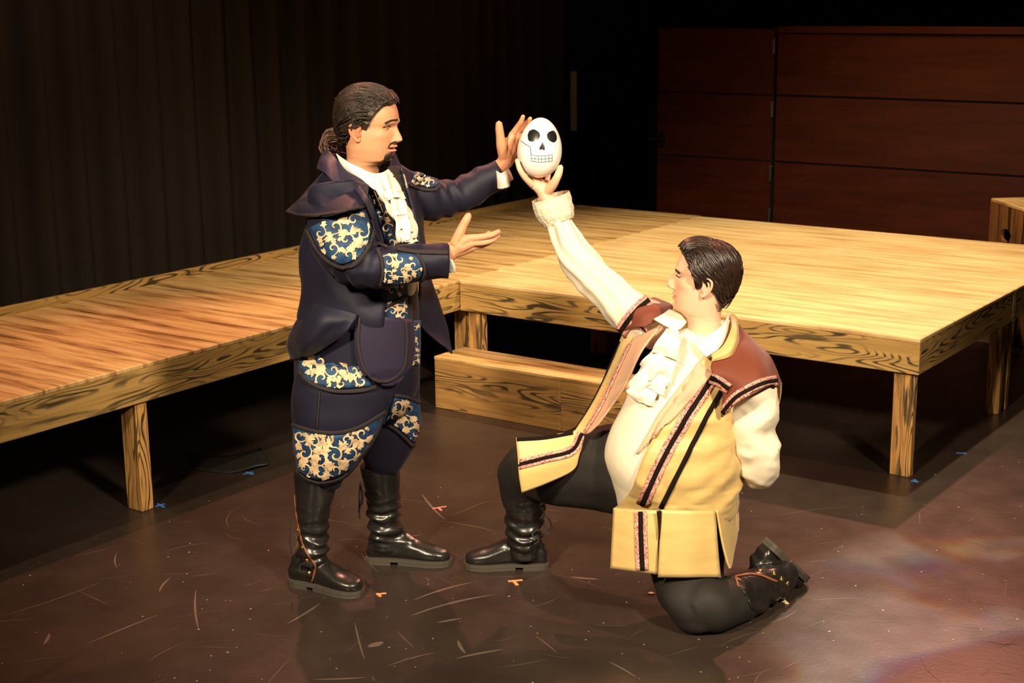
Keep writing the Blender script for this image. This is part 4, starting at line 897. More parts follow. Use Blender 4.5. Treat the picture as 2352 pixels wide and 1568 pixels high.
# ------------------------------------------------------------ person B: kneeling in the gold vest, holding the egg up
M['cream'] = mat('cream_cotton', (.80, .70, .53), .75, .25, bump=(500, .08))
M['lacecuff'] = mat('cream_lace', (.78, .66, .48), .85, .2, bump=(160, 1.0))
M['yellow'] = mat('gold_satin', (.58, .395, .145), .45, .45, sheen=.2, var=(6, .10, (1, 1, 5)), bump=(300, .06))
M['beige'] = mat('beige_lining', (.60, .35, .22), .6, .3)
M['brown'] = mat('russet_cloth', (.155, .035, .016), .65, .3, sheen=.2, bump=(600, .1))
M['velvet'] = mat('black_velvet', (.010, .006, .005), .9, .1)
def red_trim():
    m = mat('red_woven_trim', (.5, .2, .2), .7, .3); nt = m.node_tree; b = nt.nodes['Principled BSDF']; tc = nt.nodes.new('ShaderNodeTexCoord')
    n = nt.nodes.new('ShaderNodeTexNoise'); n.inputs['Scale'].default_value = 210; n.inputs['Detail'].default_value = 1; n.inputs['Distortion'].default_value = 1.5
    nt.links.new(tc.outputs['Object'], n.inputs[0]); r = ramp(nt, [(.44, (.30, .035, .035)), (.5, (.66, .34, .28)), (.62, (.74, .46, .36))]); nt.links.new(n.outputs[0], r.inputs[0]); nt.links.new(r.outputs[0], b.inputs['Base Color']); return m
M['red'] = red_trim()
M['pants'] = mat('black_trousers', (.016, .013, .011), .7, .3, bump=(500, .1))
Bp = empty('person', VW(.42, 4.75, 0), 'person kneeling on one knee in gold and russet vest, holding the egg up', 'person')
TB_ = Loft([(1532, 778, 1690, 742, 4.82, .72), (1490, 812, 1712, 795, 4.79, .78), (1462, 860, 1712, 858, 4.76, .84), (1436, 920, 1696, 920, 4.74, .88), (1404, 985, 1686, 985, 4.72, .88), (1388, 1045, 1690, 1045, 4.71, .88), (1402, 1095, 1692, 1095, 4.72, .88), (1414, 1135, 1688, 1140, 4.73, .86), (1424, 1185, 1668, 1190, 4.74, .80)], 64, 10)
TB_.wr = lambda u, th, p: .004*nz(p*np.array([1, 1, .4]), 14, 2)
shirt = TB_.obj('shirt', M['cream'], Bp); shirt['label'] = 'cream shirt with puffed sleeves'; bsh = bvh_of(shirt)
TB_.wr = None
VE = np.array([(735, 1690), (790, 1650), (830, 1606), (892, 1558), (946, 1517), (997, 1487), (1044, 1461), (1076, 1445), (1124, 1428), (1168, 1420)])
i0 = next(i for i in range(TB_.n) if ring_y(TB_, i) > 812); i1 = next(i for i in range(TB_.n) if ring_y(TB_, i) > 1166)
TB_.wr = lambda u, th, p: .008*nz(p*np.array([1, 1, 1.6]), 9, 6)+.004*nz(p, 22, 8)
TB_.wr = lambda u, th, p: .030*rid(p*np.array([1, 1, 2.]), 6, 6)+.010*rid(p*np.array([1, 1, 2.]), 15, 8)
P = TB_.sector(lambda i: TB_.th_at(i, np.interp(ring_y(TB_, i), VE[:, 0], VE[:, 1])), lambda i: math.radians(150), .014, 64, i0, i1); TB_.wr = None
vest = sheet('vest', P, M['yellow'], Bp, .005, face_cam=False); vest['label'] = 'long gold satin vest with russet cap sleeves and red and black braid'
bv_ = bvh_of(vest, shirt)
def trim3(path, bv, par, w=26, off=.004, dflt=4.6):
    c = np.asarray(path, float); t = np.gradient(c, axis=0); t /= np.linalg.norm(t, axis=1)[:, None]; nn = np.stack([-t[:, 1], t[:, 0]], 1)
    ribbon('velvet_band', c, w*.36, bv, M['velvet'], par, off=off+.002, dflt=dflt)
    for s in (-1, 1): ribbon('woven_trim', c+nn*s*w*.34, w*.32, bv, M['red'], par, off=off, dflt=dflt)
drape('lapel', [[(1606, 830), (1622, 846), (1638, 858)], [(1560, 890), (1578, 898), (1596, 904)], [(1518, 946), (1536, 956), (1550, 960)], [(1488, 998), (1505, 996), (1518, 986)], [(1462, 1042), (1468, 1040), (1474, 1034)]], bv_, M['beige'], vest, off=.010, th=.005)
trim3([(1628, 878), (1600, 922), (1571, 968), (1520, 1060), (1475, 1160)], bv_, vest, 29)
ribbon('velvet_band', [(1656, 897), (1620, 962), (1580, 1042), (1518, 1166)], 11, bv_, M['velvet'], vest, off=.005)
# skirts of the vest
def skirt(rows, m='yellow', **k): return sheet('vest_skirt', up(PG(rows), 8), M[m], vest, .006, **k)
s1 = skirt([[(1410, 1166, 4.60), (1460, 1170, 4.545), (1513, 1172, 4.52)], [(1406, 1235, 4.58), (1458, 1240, 4.53), (1512, 1244, 4.51)], [(1403, 1304, 4.57), (1456, 1311, 4.525), (1511, 1318, 4.51)]], wr=lambda u, v, p: .004*nz(p, 9, 1))
s2 = skirt([[(1518, 1170, 4.515), (1580, 1172, 4.50), (1642, 1172, 4.545)], [(1515, 1246, 4.50), (1580, 1246, 4.485), (1648, 1246, 4.53)], [(1511, 1325, 4.495), (1580, 1325, 4.48), (1655, 1325, 4.525)]], wr=lambda u, v, p: .004*nz(p, 9, 4))
skirt([[(1645, 1174, 4.55), (1662, 1150, 4.62), (1680, 1122, 4.72)], [(1655, 1230, 4.55), (1672, 1215, 4.62), (1688, 1190, 4.73)], [(1668, 1285, 4.56), (1680, 1262, 4.63), (1693, 1225, 4.74)], [(1676, 1306, 4.57), (1680, 1296, 4.62), (1684, 1270, 4.68)]])
skirt([[(1682, 1115, 4.76), (1690, 1125, 4.86), (1660, 1130, 5.0)], [(1690, 1180, 4.78), (1694, 1185, 4.88), (1660, 1190, 5.02)], [(1693, 1225, 4.78), (1692, 1215, 4.88), (1650, 1230, 5.02)]], face_cam=False)
bs1 = bvh_of(s1, s2)
trim3([(1472, 1174), (1473, 1240), (1476, 1309)], bs1, s1, 28)
sheet('pleat', up(PG([[(1508, 1173, 4.505), (1519, 1173, 4.505)], [(1511, 1200, 4.50), (1518, 1200, 4.50)], [(1513.6, 1236, 4.495), (1515, 1236, 4.495)]]), 5), M['velvet'], s1, .002)
# shoulder yoke with flared cap sleeve
yk = sheet('cap_sleeve', up(PG([[(1636, 830, 4.60), (1664, 816, 4.60), (1692, 790, 4.66), (1697, 752, 4.78), (1690, 735, 4.90)], [(1634, 852, 4.565), (1684, 846, 4.555), (1728, 818, 4.60), (1738, 790, 4.74), (1720, 775, 4.90)], [(1660, 890, 4.55), (1708, 878, 4.52), (1754, 850, 4.56), (1770, 826, 4.72), (1752, 810, 4.90)], [(1657, 958, 4.555), (1706, 914, 4.50), (1760, 886, 4.53), (1794, 884, 4.67), (1780, 870, 4.88)]]), 8), M['brown'], vest, .006, wr=lambda u, v, p: .006*nz(p, 10, 3))
byk = bvh_of(yk, vest)
trim3([(1660, 948), (1690, 914), (1722, 894), (1755, 879), (1784, 874)], bvh_of(yk), yk, 24)
trim3([(1630, 868), (1652, 876), (1676, 892)], byk, vest, 24, off=.010)
sheet('sleeve_lining', up(PG([[(1794, 884, 4.675), (1790, 882, 4.76), (1778, 872, 4.87)], [(1793, 905, 4.68), (1789, 905, 4.76), (1775, 900, 4.87)], [(1786, 940, 4.70), (1784, 935, 4.76), (1772, 925, 4.86)]]), 5), M['yellow'], yk, .004)
# collar of the vest
sheet('vest_collar', up(PG([[(1680, 720, 4.82), (1680, 752, 4.69), (1662, 793, 4.61), (1634, 816, 4.60)], [(1690, 728, 4.83), (1692, 762, 4.67), (1676, 802, 4.59), (1636, 824, 4.585)], [(1695, 745, 4.86), (1696, 790, 4.68), (1676, 818, 4.59), (1634, 830, 4.59)]]), 8), M['yellow'], vest, .006)
# shirt collar, jabot
sheet('collar', up(PG([[(1673, 717, 4.84), (1666, 738, 4.72), (1636, 765, 4.655), (1592, 786, 4.66)], [(1675, 726, 4.845), (1668, 756, 4.70), (1646, 786, 4.62), (1602, 800, 4.63)], [(1677, 732, 4.85), (1669, 770, 4.695), (1650, 800, 4.615), (1623, 820, 4.60)]]), 8), M['white'], shirt, .005)
sheet('collar', up(PG([[(1577, 738, 4.74), (1563, 723, 4.80), (1538, 711, 4.86)], [(1566, 752, 4.72), (1548, 736, 4.76), (1522, 722, 4.82)], [(1556, 758, 4.71), (1532, 750, 4.73), (1502, 733, 4.78)]]), 8), M['white'], shirt, .005)
def dj(x, y): return 4.625+((x-1575)/130)**2*.07-.0001*(y-850)
def jrow(pts, off): return [(x, y, dj(x, y)-off) for x, y in pts]
jb0 = sheet('jabot', up(PG([jrow(q, .012) for q in ([(1530, 754), (1546, 752), (1560, 760)], [(1505, 800), (1532, 800), (1556, 808)], [(1482, 850), (1512, 852), (1546, 862)], [(1464, 898), (1488, 908), (1518, 912)])]), 10), M['white'], shirt, .005, wr=lambda u, v, p: .010*math.sin(v*8+u*5))
for k, R_ in enumerate(([[(1524, 764), (1534, 766), (1548, 772), (1564, 784)], [(1500, 806), (1518, 818), (1540, 818), (1562, 838)]], [[(1502, 804), (1516, 812), (1536, 822), (1556, 832)], [(1466, 838), (1490, 872), (1512, 862), (1542, 882)]], [[(1484, 840), (1500, 852), (1520, 862), (1540, 872)], [(1441, 878), (1462, 908), (1490, 894), (1528, 906)]], [[(1468, 878), (1484, 890), (1500, 896), (1516, 896)], [(1444, 894), (1462, 926), (1484, 924), (1502, 938)]])):
    mid_ = [tuple(.5*(a+b)+d for a, b, d in zip(p, q, (-5, 2))) for p, q in zip(*R_)]
    sheet('ruffle', up(PG([jrow(R_[0], .022+.004*k), jrow(mid_, .034+.004*k), jrow(R_[1], .030+.004*k)]), 10), M['white'], jb0, .004, wr=lambda u, v, p, k=k: .012*u*math.sin(v*9+k*1.9+2.0*u))
# far front of the vest hanging open
ph = lambda rows, m, **k: sheet('vest_front', up(PG(rows), 8), M[m], vest, .006, **k)
f1 = ph([[(1429, 772, 4.92), (1442, 770, 4.885), (1460, 772, 4.85)], [(1409, 822, 4.90), (1418, 822, 4.87), (1430, 824, 4.84)], [(1378, 892, 4.88), (1386, 896, 4.85), (1396, 900, 4.82)], [(1352, 940, 4.86), (1362, 944, 4.83), (1372, 948, 4.80)], [(1318, 990, 4.80), (1328, 994, 4.79), (1340, 996, 4.78)]], 'yellow')
f2 = ph([[(1456, 776, 4.85), (1488, 762, 4.80), (1520, 745, 4.78)], [(1428, 824, 4.84), (1450, 818, 4.79), (1474, 806, 4.74)], [(1393, 900, 4.82), (1415, 896, 4.77), (1438, 884, 4.73)], [(1370, 948, 4.80), (1390, 942, 4.76), (1411, 924, 4.73)], [(1340, 996, 4.78), (1352, 994, 4.75), (1374, 974, 4.73)]], 'beige')
ribbon('woven_trim', [(1448, 790), (1428, 832), (1398, 898), (1374, 946), (1344, 992)], 6, bvh_of(f1, f2), M['red'], f1, off=.005)
ribbon('velvet_band', [(1424, 784), (1404, 832), (1376, 892), (1350, 940), (1320, 986)], 4, bvh_of(f1), M['velvet'], f1, off=.004)
f3 = ph([[(1185, 1005, 4.80), (1250, 1001, 4.79), (1317, 989, 4.79), (1345, 980, 4.78)], [(1189, 1046, 4.77), (1252, 1036, 4.765), (1320, 1022, 4.775), (1342, 1000, 4.78)], [(1192, 1090, 4.75), (1254, 1074, 4.745), (1318, 1050, 4.765), (1336, 1025, 4.775)], [(1198, 1131, 4.75), (1256, 1109, 4.75), (1316, 1079, 4.765), (1328, 1045, 4.775)]], 'yellow')
bf3 = bvh_of(f3, f1)
trim3([(1190, 1067), (1250, 1052), (1313, 1034), (1338, 994)], bf3, f3, 22, dflt=4.77)
ribbon('velvet_band', [(1187, 1009), (1250, 1005), (1316, 993)], 8, bf3, M['velvet'], f3, off=.004)
# raised sleeve and its lace cuff
RS = Loft([(1250, 505, 1310, 488, 5.07, .95), (1268, 556, 1334, 528, 5.06, .95), (1298, 622, 1376, 584, 5.03, .95), (1342, 676, 1426, 634, 4.99, .95), (1392, 728, 1476, 674, 4.95, .95), (1432, 775, 1520, 698, 4.91, .9), (1490, 800, 1545, 735, 4.87, .8)], 48, 10,
    wr=lambda u, th, p: .005*math.sin(th*7+2.5*math.sin(u*9)+2*nz(p, 6, 2))*(1-.5*u)+.022*rid(p, 7, 5)+.004*nz(p, 22, 1))
rsl = RS.obj('sleeve', M['cream'], shirt)
CU = Loft([(1222, 463, 1307, 438, 5.075, .9), (1226, 484, 1314, 462, 5.075, .92), (1238, 508, 1318, 487, 5.07, .92), (1256, 525, 1316, 500, 5.065, .92)], 44, 6, wr=lambda u, th, p: .003*math.sin(th*17)+.003*nz(p, 60, 2))
v_, f_ = CU.closed(cap=(False, True)); recalc(mesh_obj('cuff', v_, f_, M['lacecuff'], rsl))
brs = bvh_of(rsl, shirt)
sheet('cap_sleeve', up(PG([[(1545, 708, 4.93), (1538, 698, 4.94), (1502, 684, 4.97)], [(1530, 728, 4.84), (1508, 706, 4.84), (1478, 692, 4.90)], [(1505, 738, 4.80), (1478, 724, 4.81), (1446, 716, 4.86)], [(1480, 750, 4.79), (1455, 752, 4.82), (1424, 764, 4.88)]]), 8), M['brown'], vest, .006)
bcs = bvh_of(vest.children[-1])
trim3([(1490, 690), (1462, 714), (1440, 742), (1424, 764)], bvh_of(vest.children[-1], rsl), vest, 28, off=.006, dflt=4.86)
trim3([(1458, 734), (1468, 744), (1478, 756)], bvh_of(vest.children[-1], f2, f1), vest, 22, off=.008, dflt=4.8)
# near sleeve, hand behind the back
NS = Loft([(1680, 900, 1778, 872, 4.64, .9), (1672, 945, 1786, 925, 4.64, .95), (1680, 1000, 1788, 990, 4.65, .95), (1686, 1045, 1793, 1045, 4.67, .95), (1696, 1082, 1786, 1080, 4.70, .95), (1712, 1103, 1768, 1102, 4.73, .95), (1728, 1110, 1752, 1110, 4.74, .9)], 44, 10,
    wr=lambda u, th, p: .024*rid(p*np.array([1, 1, 1.4]), 8, 5)+.008*rid(p, 20, 3))
nsl = NS.obj('sleeve', M['cream'], shirt)
FS = Loft([(1752, 1030, 1752, 1108, 4.72, .9), (1710, 1030, 1710, 1106, 4.82, .9), (1660, 1040, 1660, 1095, 4.93, .9), (1610, 1045, 1610, 1090, 5.0, .9)], 36, 8, wr=lambda u, th, p: .006*nz(p, 13, 5))
FS.obj('sleeve', M['cream'], shirt)
# trousers
KD = DZ(1600, 1392, .088)
HIP = Loft([(1440, 1130, 1684, 1130, 4.76, .84), (1462, 1180, 1680, 1180, 4.74, .80), (1492, 1240, 1668, 1240, 4.70, .75)], 48, 8)
TN = Loft([(1488, 1180, 1676, 1165, 4.70, .85), (1490, 1260, 1668, 1255, 4.67, .85), (1497, 1330, 1662, 1325, 4.63, .85), (1518, 1385, 1664, 1372, KD+.03, .85), (1548, 1430, 1668, 1410, KD, .85), (1580, 1453, 1640, 1440, KD-.005, .8)], 48, 8, wr=lambda u, th, p: .005*nz(p, 12, 5))
SN = Loft([(1572, 1375, 1592, 1435, DZ(1582, 1405, .085), .9), (1602, 1338, 1640, 1452, DZ(1620, 1395, .085), .95), (1650, 1328, 1690, 1434, DZ(1670, 1381, .078), .95), (1700, 1316, 1738, 1408, DZ(1719, 1362, .07), .95)], 44, 8, wr=lambda u, th, p: .004*nz(p, 14, 5))
TR = Loft([(1530, 985, 1540, 1200, 4.80, .8), (1440, 972, 1455, 1186, 4.83, .82), (1350, 985, 1372, 1168, 4.88, .85), (1255, 1008, 1300, 1158, 4.95, .88), (1185, 1022, 1262, 1142, 5.0, .9), (1147, 1070, 1252, 1128, 5.03, .92), (1146, 1110, 1250, 1145, 5.045, .92), (1154, 1165, 1250, 1165, 5.05, .92)], 48, 8, wr=lambda u, th, p: .004*nz(p, 10, 5)+.003*math.sin(th*9+u*8)*(1-u))
tr = HIP.obj('trousers', M['pants'], Bp); tr['label'] = 'black trousers'
bpy.data.objects.remove(tr)
TBl = Blob()
for L_ in (HIP, TN, SN, TR): TBl.addvf(*L_.closed())
v_, f_ = TBl.mesh(.006, 14)
v_ = [p+.004*nz(p, 16, 2)*np.array([.5, .5, .5]) for p in v_]
tr = recalc(mesh_obj('trousers', v_, f_, M['pants'], Bp)); tr['label'] = 'black trousers'
# boots
bB1 = boot(Bp, [(1152, 1120, 1256, 1132, 5.05, 1.0), (1158, 1165, 1251, 1168, 5.05, 1.0), (1162, 1210, 1245, 1210, 5.05, 1.0), (1166, 1242, 1241, 1242, 5.05, 1.0), (1168, 1264, 1240, 1264, 5.05, .95), (1172, 1280, 1238, 1280, 5.05, .9)], VW(.118, 5.06, 0), VW(-.178, 5.065, 0), label='black leather boot planted flat in front', wr=bwr, flip=-1)
for q in (((1245, 1185, 4.99), (1258, 1188, 4.98), (1267, 1210, 4.98), (1262, 1225, 4.98), (1252, 1222, 4.98), (1250, 1200, 4.99)), ((1244, 1165, 4.99), (1250, 1180, 4.99), (1246, 1192, 4.99)), ((1236, 1215, 4.99), (1222, 1228, 4.97), (1238, 1240, 4.97), (1226, 1250, 4.97))): wire('lace', [V(*x) for x in q], .0028, M['lace'], bB1)
hB, tB = V(1770, 1240, 4.79), V(1850, 1316, DZ(1850, 1316, .03))
DN = np.array(-UP*.55-RH*.75-FH*.25)
SHK = [(1652, 1328, 1694, 1432, DZ(1673, 1380, .078), .98), (1700, 1314, 1740, 1408, DZ(1720, 1361, .072), .98), (1742, 1302, 1780, 1380, DZ(1761, 1341, .068), .98), (1772, 1292, 1808, 1358, DZ(1790, 1325, .072), .95), (1790, 1282, 1825, 1335, DZ(1807, 1310, .08), .9)]
bB2 = boot(Bp, SHK, hB, tB, upv=DN, label='black boot with copper piping, its sole turned up behind', wr=bwr, width=1.12)
bvB = bvh_of(bB2)
ribbon('piping', [(1690, 1326), (1697, 1350), (1704, 1375), (1700, 1400), (1690, 1422)], 5, bvB, M['piping'], bB2, off=.003)
ribbon('piping', [(1688, 1324), (1720, 1318), (1750, 1322), (1785, 1336)], 4, bvB, M['piping'], bB2, off=.003)
ribbon('cuff_edge', [(1654, 1336), (1672, 1350), (1685, 1372), (1692, 1395)], 8, bvB, M['boot'], bB2, off=.006)
studs_of(bB2, [(1678, 1314), (1712, 1309), (1746, 1310), (1779, 1317), (1796, 1330), (1809, 1340)], bB2, .009)
wire('lace', [V(*q) for q in ((1740, 1300, 4.72), (1756, 1312, 4.70), (1775, 1300, 4.72), (1786, 1314, 4.72), (1800, 1318, 4.74))], .0025, M['lace'], bB2)
# head, hand, body
SK_B = np.array((.74, .45, .29))
T3 = HEAD_TAB.copy(); T3[:, 2] *= .95
HB = Head(1618, 634, 4.76, -RH*math.cos(math.radians(9))+FH*math.sin(math.radians(9)), math.radians(7), 0, 1.02, tab=T3, nose=1.0, lips=.9, zs=(1., .90))
parts = [(HB.W(HB.lv), HB.f, HB.colors(SK_B, (.66, .26, .18)))]
for sd in (1, -1):
    v, f, lv = ear_mesh(HB, sd); parts.append((v, f, np.array((.76, .40, .27))))
for v, f in eye_parts(HB, Bp, (.10, .09, .05), SK_B, .10, -.22): parts.append((v, f, SK_B*.85))
hv, hf = hand_vf([[(1285, 510, 5.06, .027), (1266, 470, 5.075, .026), (1252, 446, 5.08, .025), (1244, 428, 5.085, .026)], [(1254, 446, 5.08, .024), (1236, 430, 5.075, .019), (1220, 423, 5.07, .0125)], [(1254, 446, 5.085, .022), (1238, 428, 5.10, .018), (1226, 416, 5.115, .012)], [(1254, 446, 5.09, .022), (1246, 428, 5.12, .017), (1240, 415, 5.14, .012)], [(1256, 446, 5.09, .022), (1256, 430, 5.12, .016), (1256, 417, 5.14, .0115)]],
    [[(1222, 424, 5.065, .0120), (1206, 408, 5.045, .0102), (1194, 389, 5.035, .0094), (1187, 367, 5.045, .0075)], [(1226, 418, 5.115, .0115), (1208, 398, 5.15, .0098), (1199, 376, 5.17, .009), (1198, 355, 5.18, .007)], [(1240, 416, 5.14, .011), (1232, 396, 5.185, .0095), (1228, 374, 5.20, .0088), (1228, 354, 5.20, .007)], [(1256, 418, 5.14, .0105), (1260, 398, 5.18, .0085), (1262, 382, 5.19, .008), (1262, 366, 5.19, .0065)]],
    [(1258, 438, 5.07, .019), (1270, 424, 5.045, .0160), (1279, 408, 5.03, .0135), (1284, 396, 5.03, .0128), (1288, 382, 5.035, .0095)])
parts.append((hv, hf, SK_B*1.05))
TB2 = Blob()
for lo_, k in ((TB_, -.03), (HIP, -.03), (TN, -.025), (SN, -.02), (TR, -.025), (RS, -.025), (NS, -.034), (FS, -.016)):
    w_ = lo_.wr; lo_.wr = None; v, f = lo_.closed(k); lo_.wr = w_; TB2.addvf(v, f)
v, f = TB2.mesh(.012, 2); parts.append((v, f, SK_B))
bodyB = merge_body('body', parts, M['skin'], Bp)
# chest skin in the open neck
M['hairB'] = mat('glossy_brown_hair', (.024, .011, .007), .36, .5, var=(26, .5, (1, 1, 1)))
def maskB(p):
    x, y, z = p
    zl = np.interp(x, [-.12, -.085, -.06, -.036, -.030, -.018, .002, .012, .022, .032, .040, .056, .068, .09], [-.082, -.088, -.080, -.040, -.012, .0, -.002, -.034, -.030, -.002, .022, .046, .064, .078])
    return max(0., min(1., (z-zl)/.010))
hcB = hair_cap('hair', HB, maskB, lambda p: .007+.009*min(1, max(0, (p[2]-.02)/.07)), M['hairB'], Bp, .003, 40, 6); hcB['label'] = 'short glossy dark brown hair combed back from a side part'
paths = []; RR = random.Random(9)
for k in range(280):
    az = RR.uniform(-1, 1); x0 = RR.uniform(-.03, .062); y0 = RR.uniform(-.045, .045); z0 = .105-.25*abs(y0)-.3*max(0, x0-.02)
    sgn = 1 if y0+RR.uniform(-.01, .01) > 0 else -1
    end = np.array([x0-.075-RR.uniform(0, .03), sgn*.075*RR.uniform(.75, 1), RR.uniform(-.03, .0)]) if RR.random() < .7 else np.array([-.10, sgn*RR.uniform(0, .05), -.04])
    st = np.array([x0, y0, z0]); md = .5*(st+end)+np.array([-.005, sgn*.025, .025]); paths.append(([st, md, end], RR.uniform(.013, .021), RR.uniform(.0022, .0040)))
for k in range(60):   # quiff
    y0 = RR.uniform(-.05, .05); st = np.array([.070-abs(y0)*.25, y0, .058+RR.uniform(0, .02)]); md = np.array([.058, y0*1.05, .092]); end = np.array([.0, y0*1.2+RR.uniform(-.01, .01), .108]); paths.append(([st, md, end], RR.uniform(.018, .028), RR.uniform(.003, .005)))
for k in range(190):   # sides and sideburns on both sides of the head
    sgn = RR.choice((-1, 1)); x0 = RR.uniform(-.01, .052); st = np.array([x0, sgn*.06, .062+RR.uniform(-.02, .025)]); end = np.array([x0-.022, sgn*.075, RR.uniform(-.03, .01)]); md = .5*(st+end)+np.array([.002, sgn*.01, 0]); paths.append(([st, md, end], RR.uniform(.008, .014), RR.uniform(.003, .0045)))
paths += cover(HB, maskB, lambda p: np.array([-.9, .5*np.sign(p[1])*(p[2] > .05), -.25-.7*(abs(p[1]) > .05)]), 620, .05, (.011, .019), (.0020, .0036))
locks('locks', HB, paths, M['hairB'], hcB, wob=.03, seed=5)
bhB = bvh_of(bodyB)
brow('eyebrow', [(1549, 617), (1554, 621), (1561, 628)], 4, bhB, M['hairB'], bodyB)
brow('eyelid_line', [(1553, 631), (1557, 635), (1561, 638)], 2.4, bhB, M['hairB'], bodyB, .001)
anchor(Bp)
# ------------------------------------------------------------ the egg
M['egg'] = mat('white_gloss_egg', (.86, .82, .76), .22, .5)
M['ink'] = mat('black_ink', (.012, .011, .010), .3, .5)
Eg = empty('skull_egg', V(1240, 408, 5.10), 'large white egg painted with a black skull face, held up in one hand', 'egg')
ec = V(1240, 343, 5.10); Rx = .5*(V(1291, 343, 5.10)-V(1189, 343, 5.10))@RH
top_, bot_ = V(1240, 270, 5.10), V(1240, 408, 5.10); Lz = np.linalg.norm(top_-bot_); ev, ef = [], []; n_, m_ = 48, 64
for i in range(n_+1):
    a = math.pi*i/n_; z = -math.cos(a); rr = math.sin(a)*(1-.13*z)*1.0
    for j in range(m_): b = 2*math.pi*j/m_; ev.append(bot_+UP*(Lz*(z+1)/2)+(RH*math.cos(b)+FH*math.sin(b))*rr*Rx+RH*(.004*(z)))
for i in range(n_):
    for j in range(m_): k = (j+1) % m_; ef.append((i*m_+j, i*m_+k, (i+1)*m_+k, (i+1)*m_+j))
egg = recalc(mesh_obj('shell', ev, ef, M['egg'], Eg)); be = bvh_of(egg)
def ink_poly(name, pts, par=Eg):
    pts = CR(np.array(pts+pts[:1], float), 6)[:-1]; c = pts.mean(0); v, f = [], []; R_ = 5
    for r in range(1, R_+1):
        for p in pts: v.append(cast(be, *(c+(p-c)*r/R_), .0008))
    v.append(cast(be, *c, .0008)); q = len(v)-1; n = len(pts)
    for j in range(n): f.append((q, j, (j+1) % n))
    for r in range(R_-1):
        for j in range(n): k = (j+1) % n; f.append((r*n+j, r*n+k, (r+1)*n+k, (r+1)*n+j))
    return recalc(mesh_obj(name, v, f, M['ink'], par))
ink_poly('eye_socket_mark', [(1212, 310), (1216, 301), (1226, 297), (1236, 302), (1240, 309), (1239, 316), (1232, 323), (1222, 325), (1214, 322)])
ink_poly('eye_socket_mark', [(1256, 309), (1261, 303), (1271, 300), (1277, 307), (1279, 318), (1276, 325), (1270, 327), (1261, 322), (1257, 316)])
ink_poly('nose_mark', [(1247, 325), (1250, 334), (1251.5, 342), (1249, 345), (1245.5, 342.5), (1241, 344), (1239, 341), (1242, 334)])
def ink_line(name, pts, w=1.3): return ribbon(name, pts, w, be, M['ink'], Eg, off=.0006, th=.0006, n=6, dflt=5.05)
ink_line('jaw_line', [(1196, 323), (1207, 331), (1218, 338), (1219, 348), (1220, 356)], 1.2)
for y0 in (355.5, 363, 370): ink_line('tooth_line', [(1220, y0), (1232, y0+1.6), (1244, y0+2), (1256, y0+1.4), (1268, y0-.4)], .8)
for k in range(7):
    x = 1220+8*k; dy = 2*math.sin(math.pi*k/6); ink_line('tooth_line', [(x, 355.5+dy), (x+.5, 363+dy), (x+.3, 370+dy)], .7)
anchor(Eg)
# ------------------------------------------------------------ marks and scraps on the floor
M['scuff'] = mat('pale_scuff', (.095, .064, .048), .7); M['speck'] = mat('pale_speck', (.5, .38, .28), .8)
RS_ = random.Random(12); sv, sf = [], []
def scuff(p, ang, ln, w, bend):
    n = 10; k = len(sv); a = ang-bend/2; q = np.array(p, float)
    for i in range(n+1):
        t = i/n; d = np.array([math.cos(a), math.sin(a)]); nn = np.array([-d[1], d[0]]); ww = w*math.sin(math.pi*min(1, .04+.92*t))**.7
        for s in (-.5, .5): sv.append((*(q+nn*ww*s), .0006))
        q = q+d*ln/n; a += bend/n
    for i in range(n): sf.append((k+2*i, k+2*i+1, k+2*i+3, k+2*i+2))
for (x0, y0, x1, y1, w) in ((200, 1478, 362, 1412, .008), (450, 1355, 458, 1445, .007), (660, 1432, 735, 1385, .010), (950, 1378, 1085, 1338, .011), (945, 1414, 1140, 1367, .013), (1005, 1430, 1060, 1420, .014), (1048, 1512, 1155, 1492, .013), (1052, 1470, 1070, 1500, .012), (845, 1485, 880, 1474, .03), (1310, 1325, 1375, 1330, .018), (815, 1430, 838, 1515, .006), (970, 1135, 1022, 1192, .010), (1000, 1195, 1150, 1225, .005), (1035, 1185, 1135, 1145, .004), (935, 1233, 975, 1228, .007), (268, 1270, 272, 1305, .006), (366, 1360, 395, 1325, .008), (0, 1415, 230, 1335, .004), (890, 1530, 1000, 1500, .006), (720, 1560, 840, 1555, .010), (1400, 1520, 1460, 1555, .009), (1230, 1460, 1280, 1500, .004), (100, 1480, 112, 1455, .012), (340, 1520, 420, 1478, .004), (1860, 1380, 1990, 1376, .004), (1770, 1430, 1830, 1400, .005), (1790, 1540, 1840, 1515, .004), (1760, 1190, 1950, 1165, .003), (2250, 1470, 2345, 1480, .005), (1850, 1290, 1905, 1285, .005)):
    A_, B_ = FL(x0, y0)[:2], FL(x1, y1)[:2]; d = B_-A_; scuff(A_, math.atan2(d[1], d[0]), np.linalg.norm(d), w, RS_.uniform(-.5, .5))
for k in range(150):
    p = FL(RS_.uniform(-50, 2380), RS_.uniform(1130, 1600))[:2]
    if p[0] < .12: continue
    scuff(p, RS_.gauss(.55, .7), RS_.uniform(.03, .22), RS_.uniform(.0012, .0032), RS_.uniform(-.9, .9))
tag(mesh_obj('scuff_marks', sv, sf, M['scuff'], smooth=False), 'pale scuffs and scratches all over the dark stage floor', 'scuffs', kind='stuff')
dv, df = [], []
for k in range(230):
    p = FL(RS_.uniform(-50, 2380), RS_.uniform(1000, 1600))[:2]
    if p[0] < .05 or (p[1] > -.25 and p[0] < 2.4): continue
    r = RS_.uniform(.0012, .0034); k0 = len(dv); a0 = RS_.uniform(0, 6)
    for j in range(5): dv.append((p[0]+r*RS_.uniform(.6, 1.4)*math.cos(a0+j*1.257), p[1]+r*RS_.uniform(.6, 1.4)*math.sin(a0+j*1.257), .0012))
    df.append(tuple(k0+j for j in range(5)))
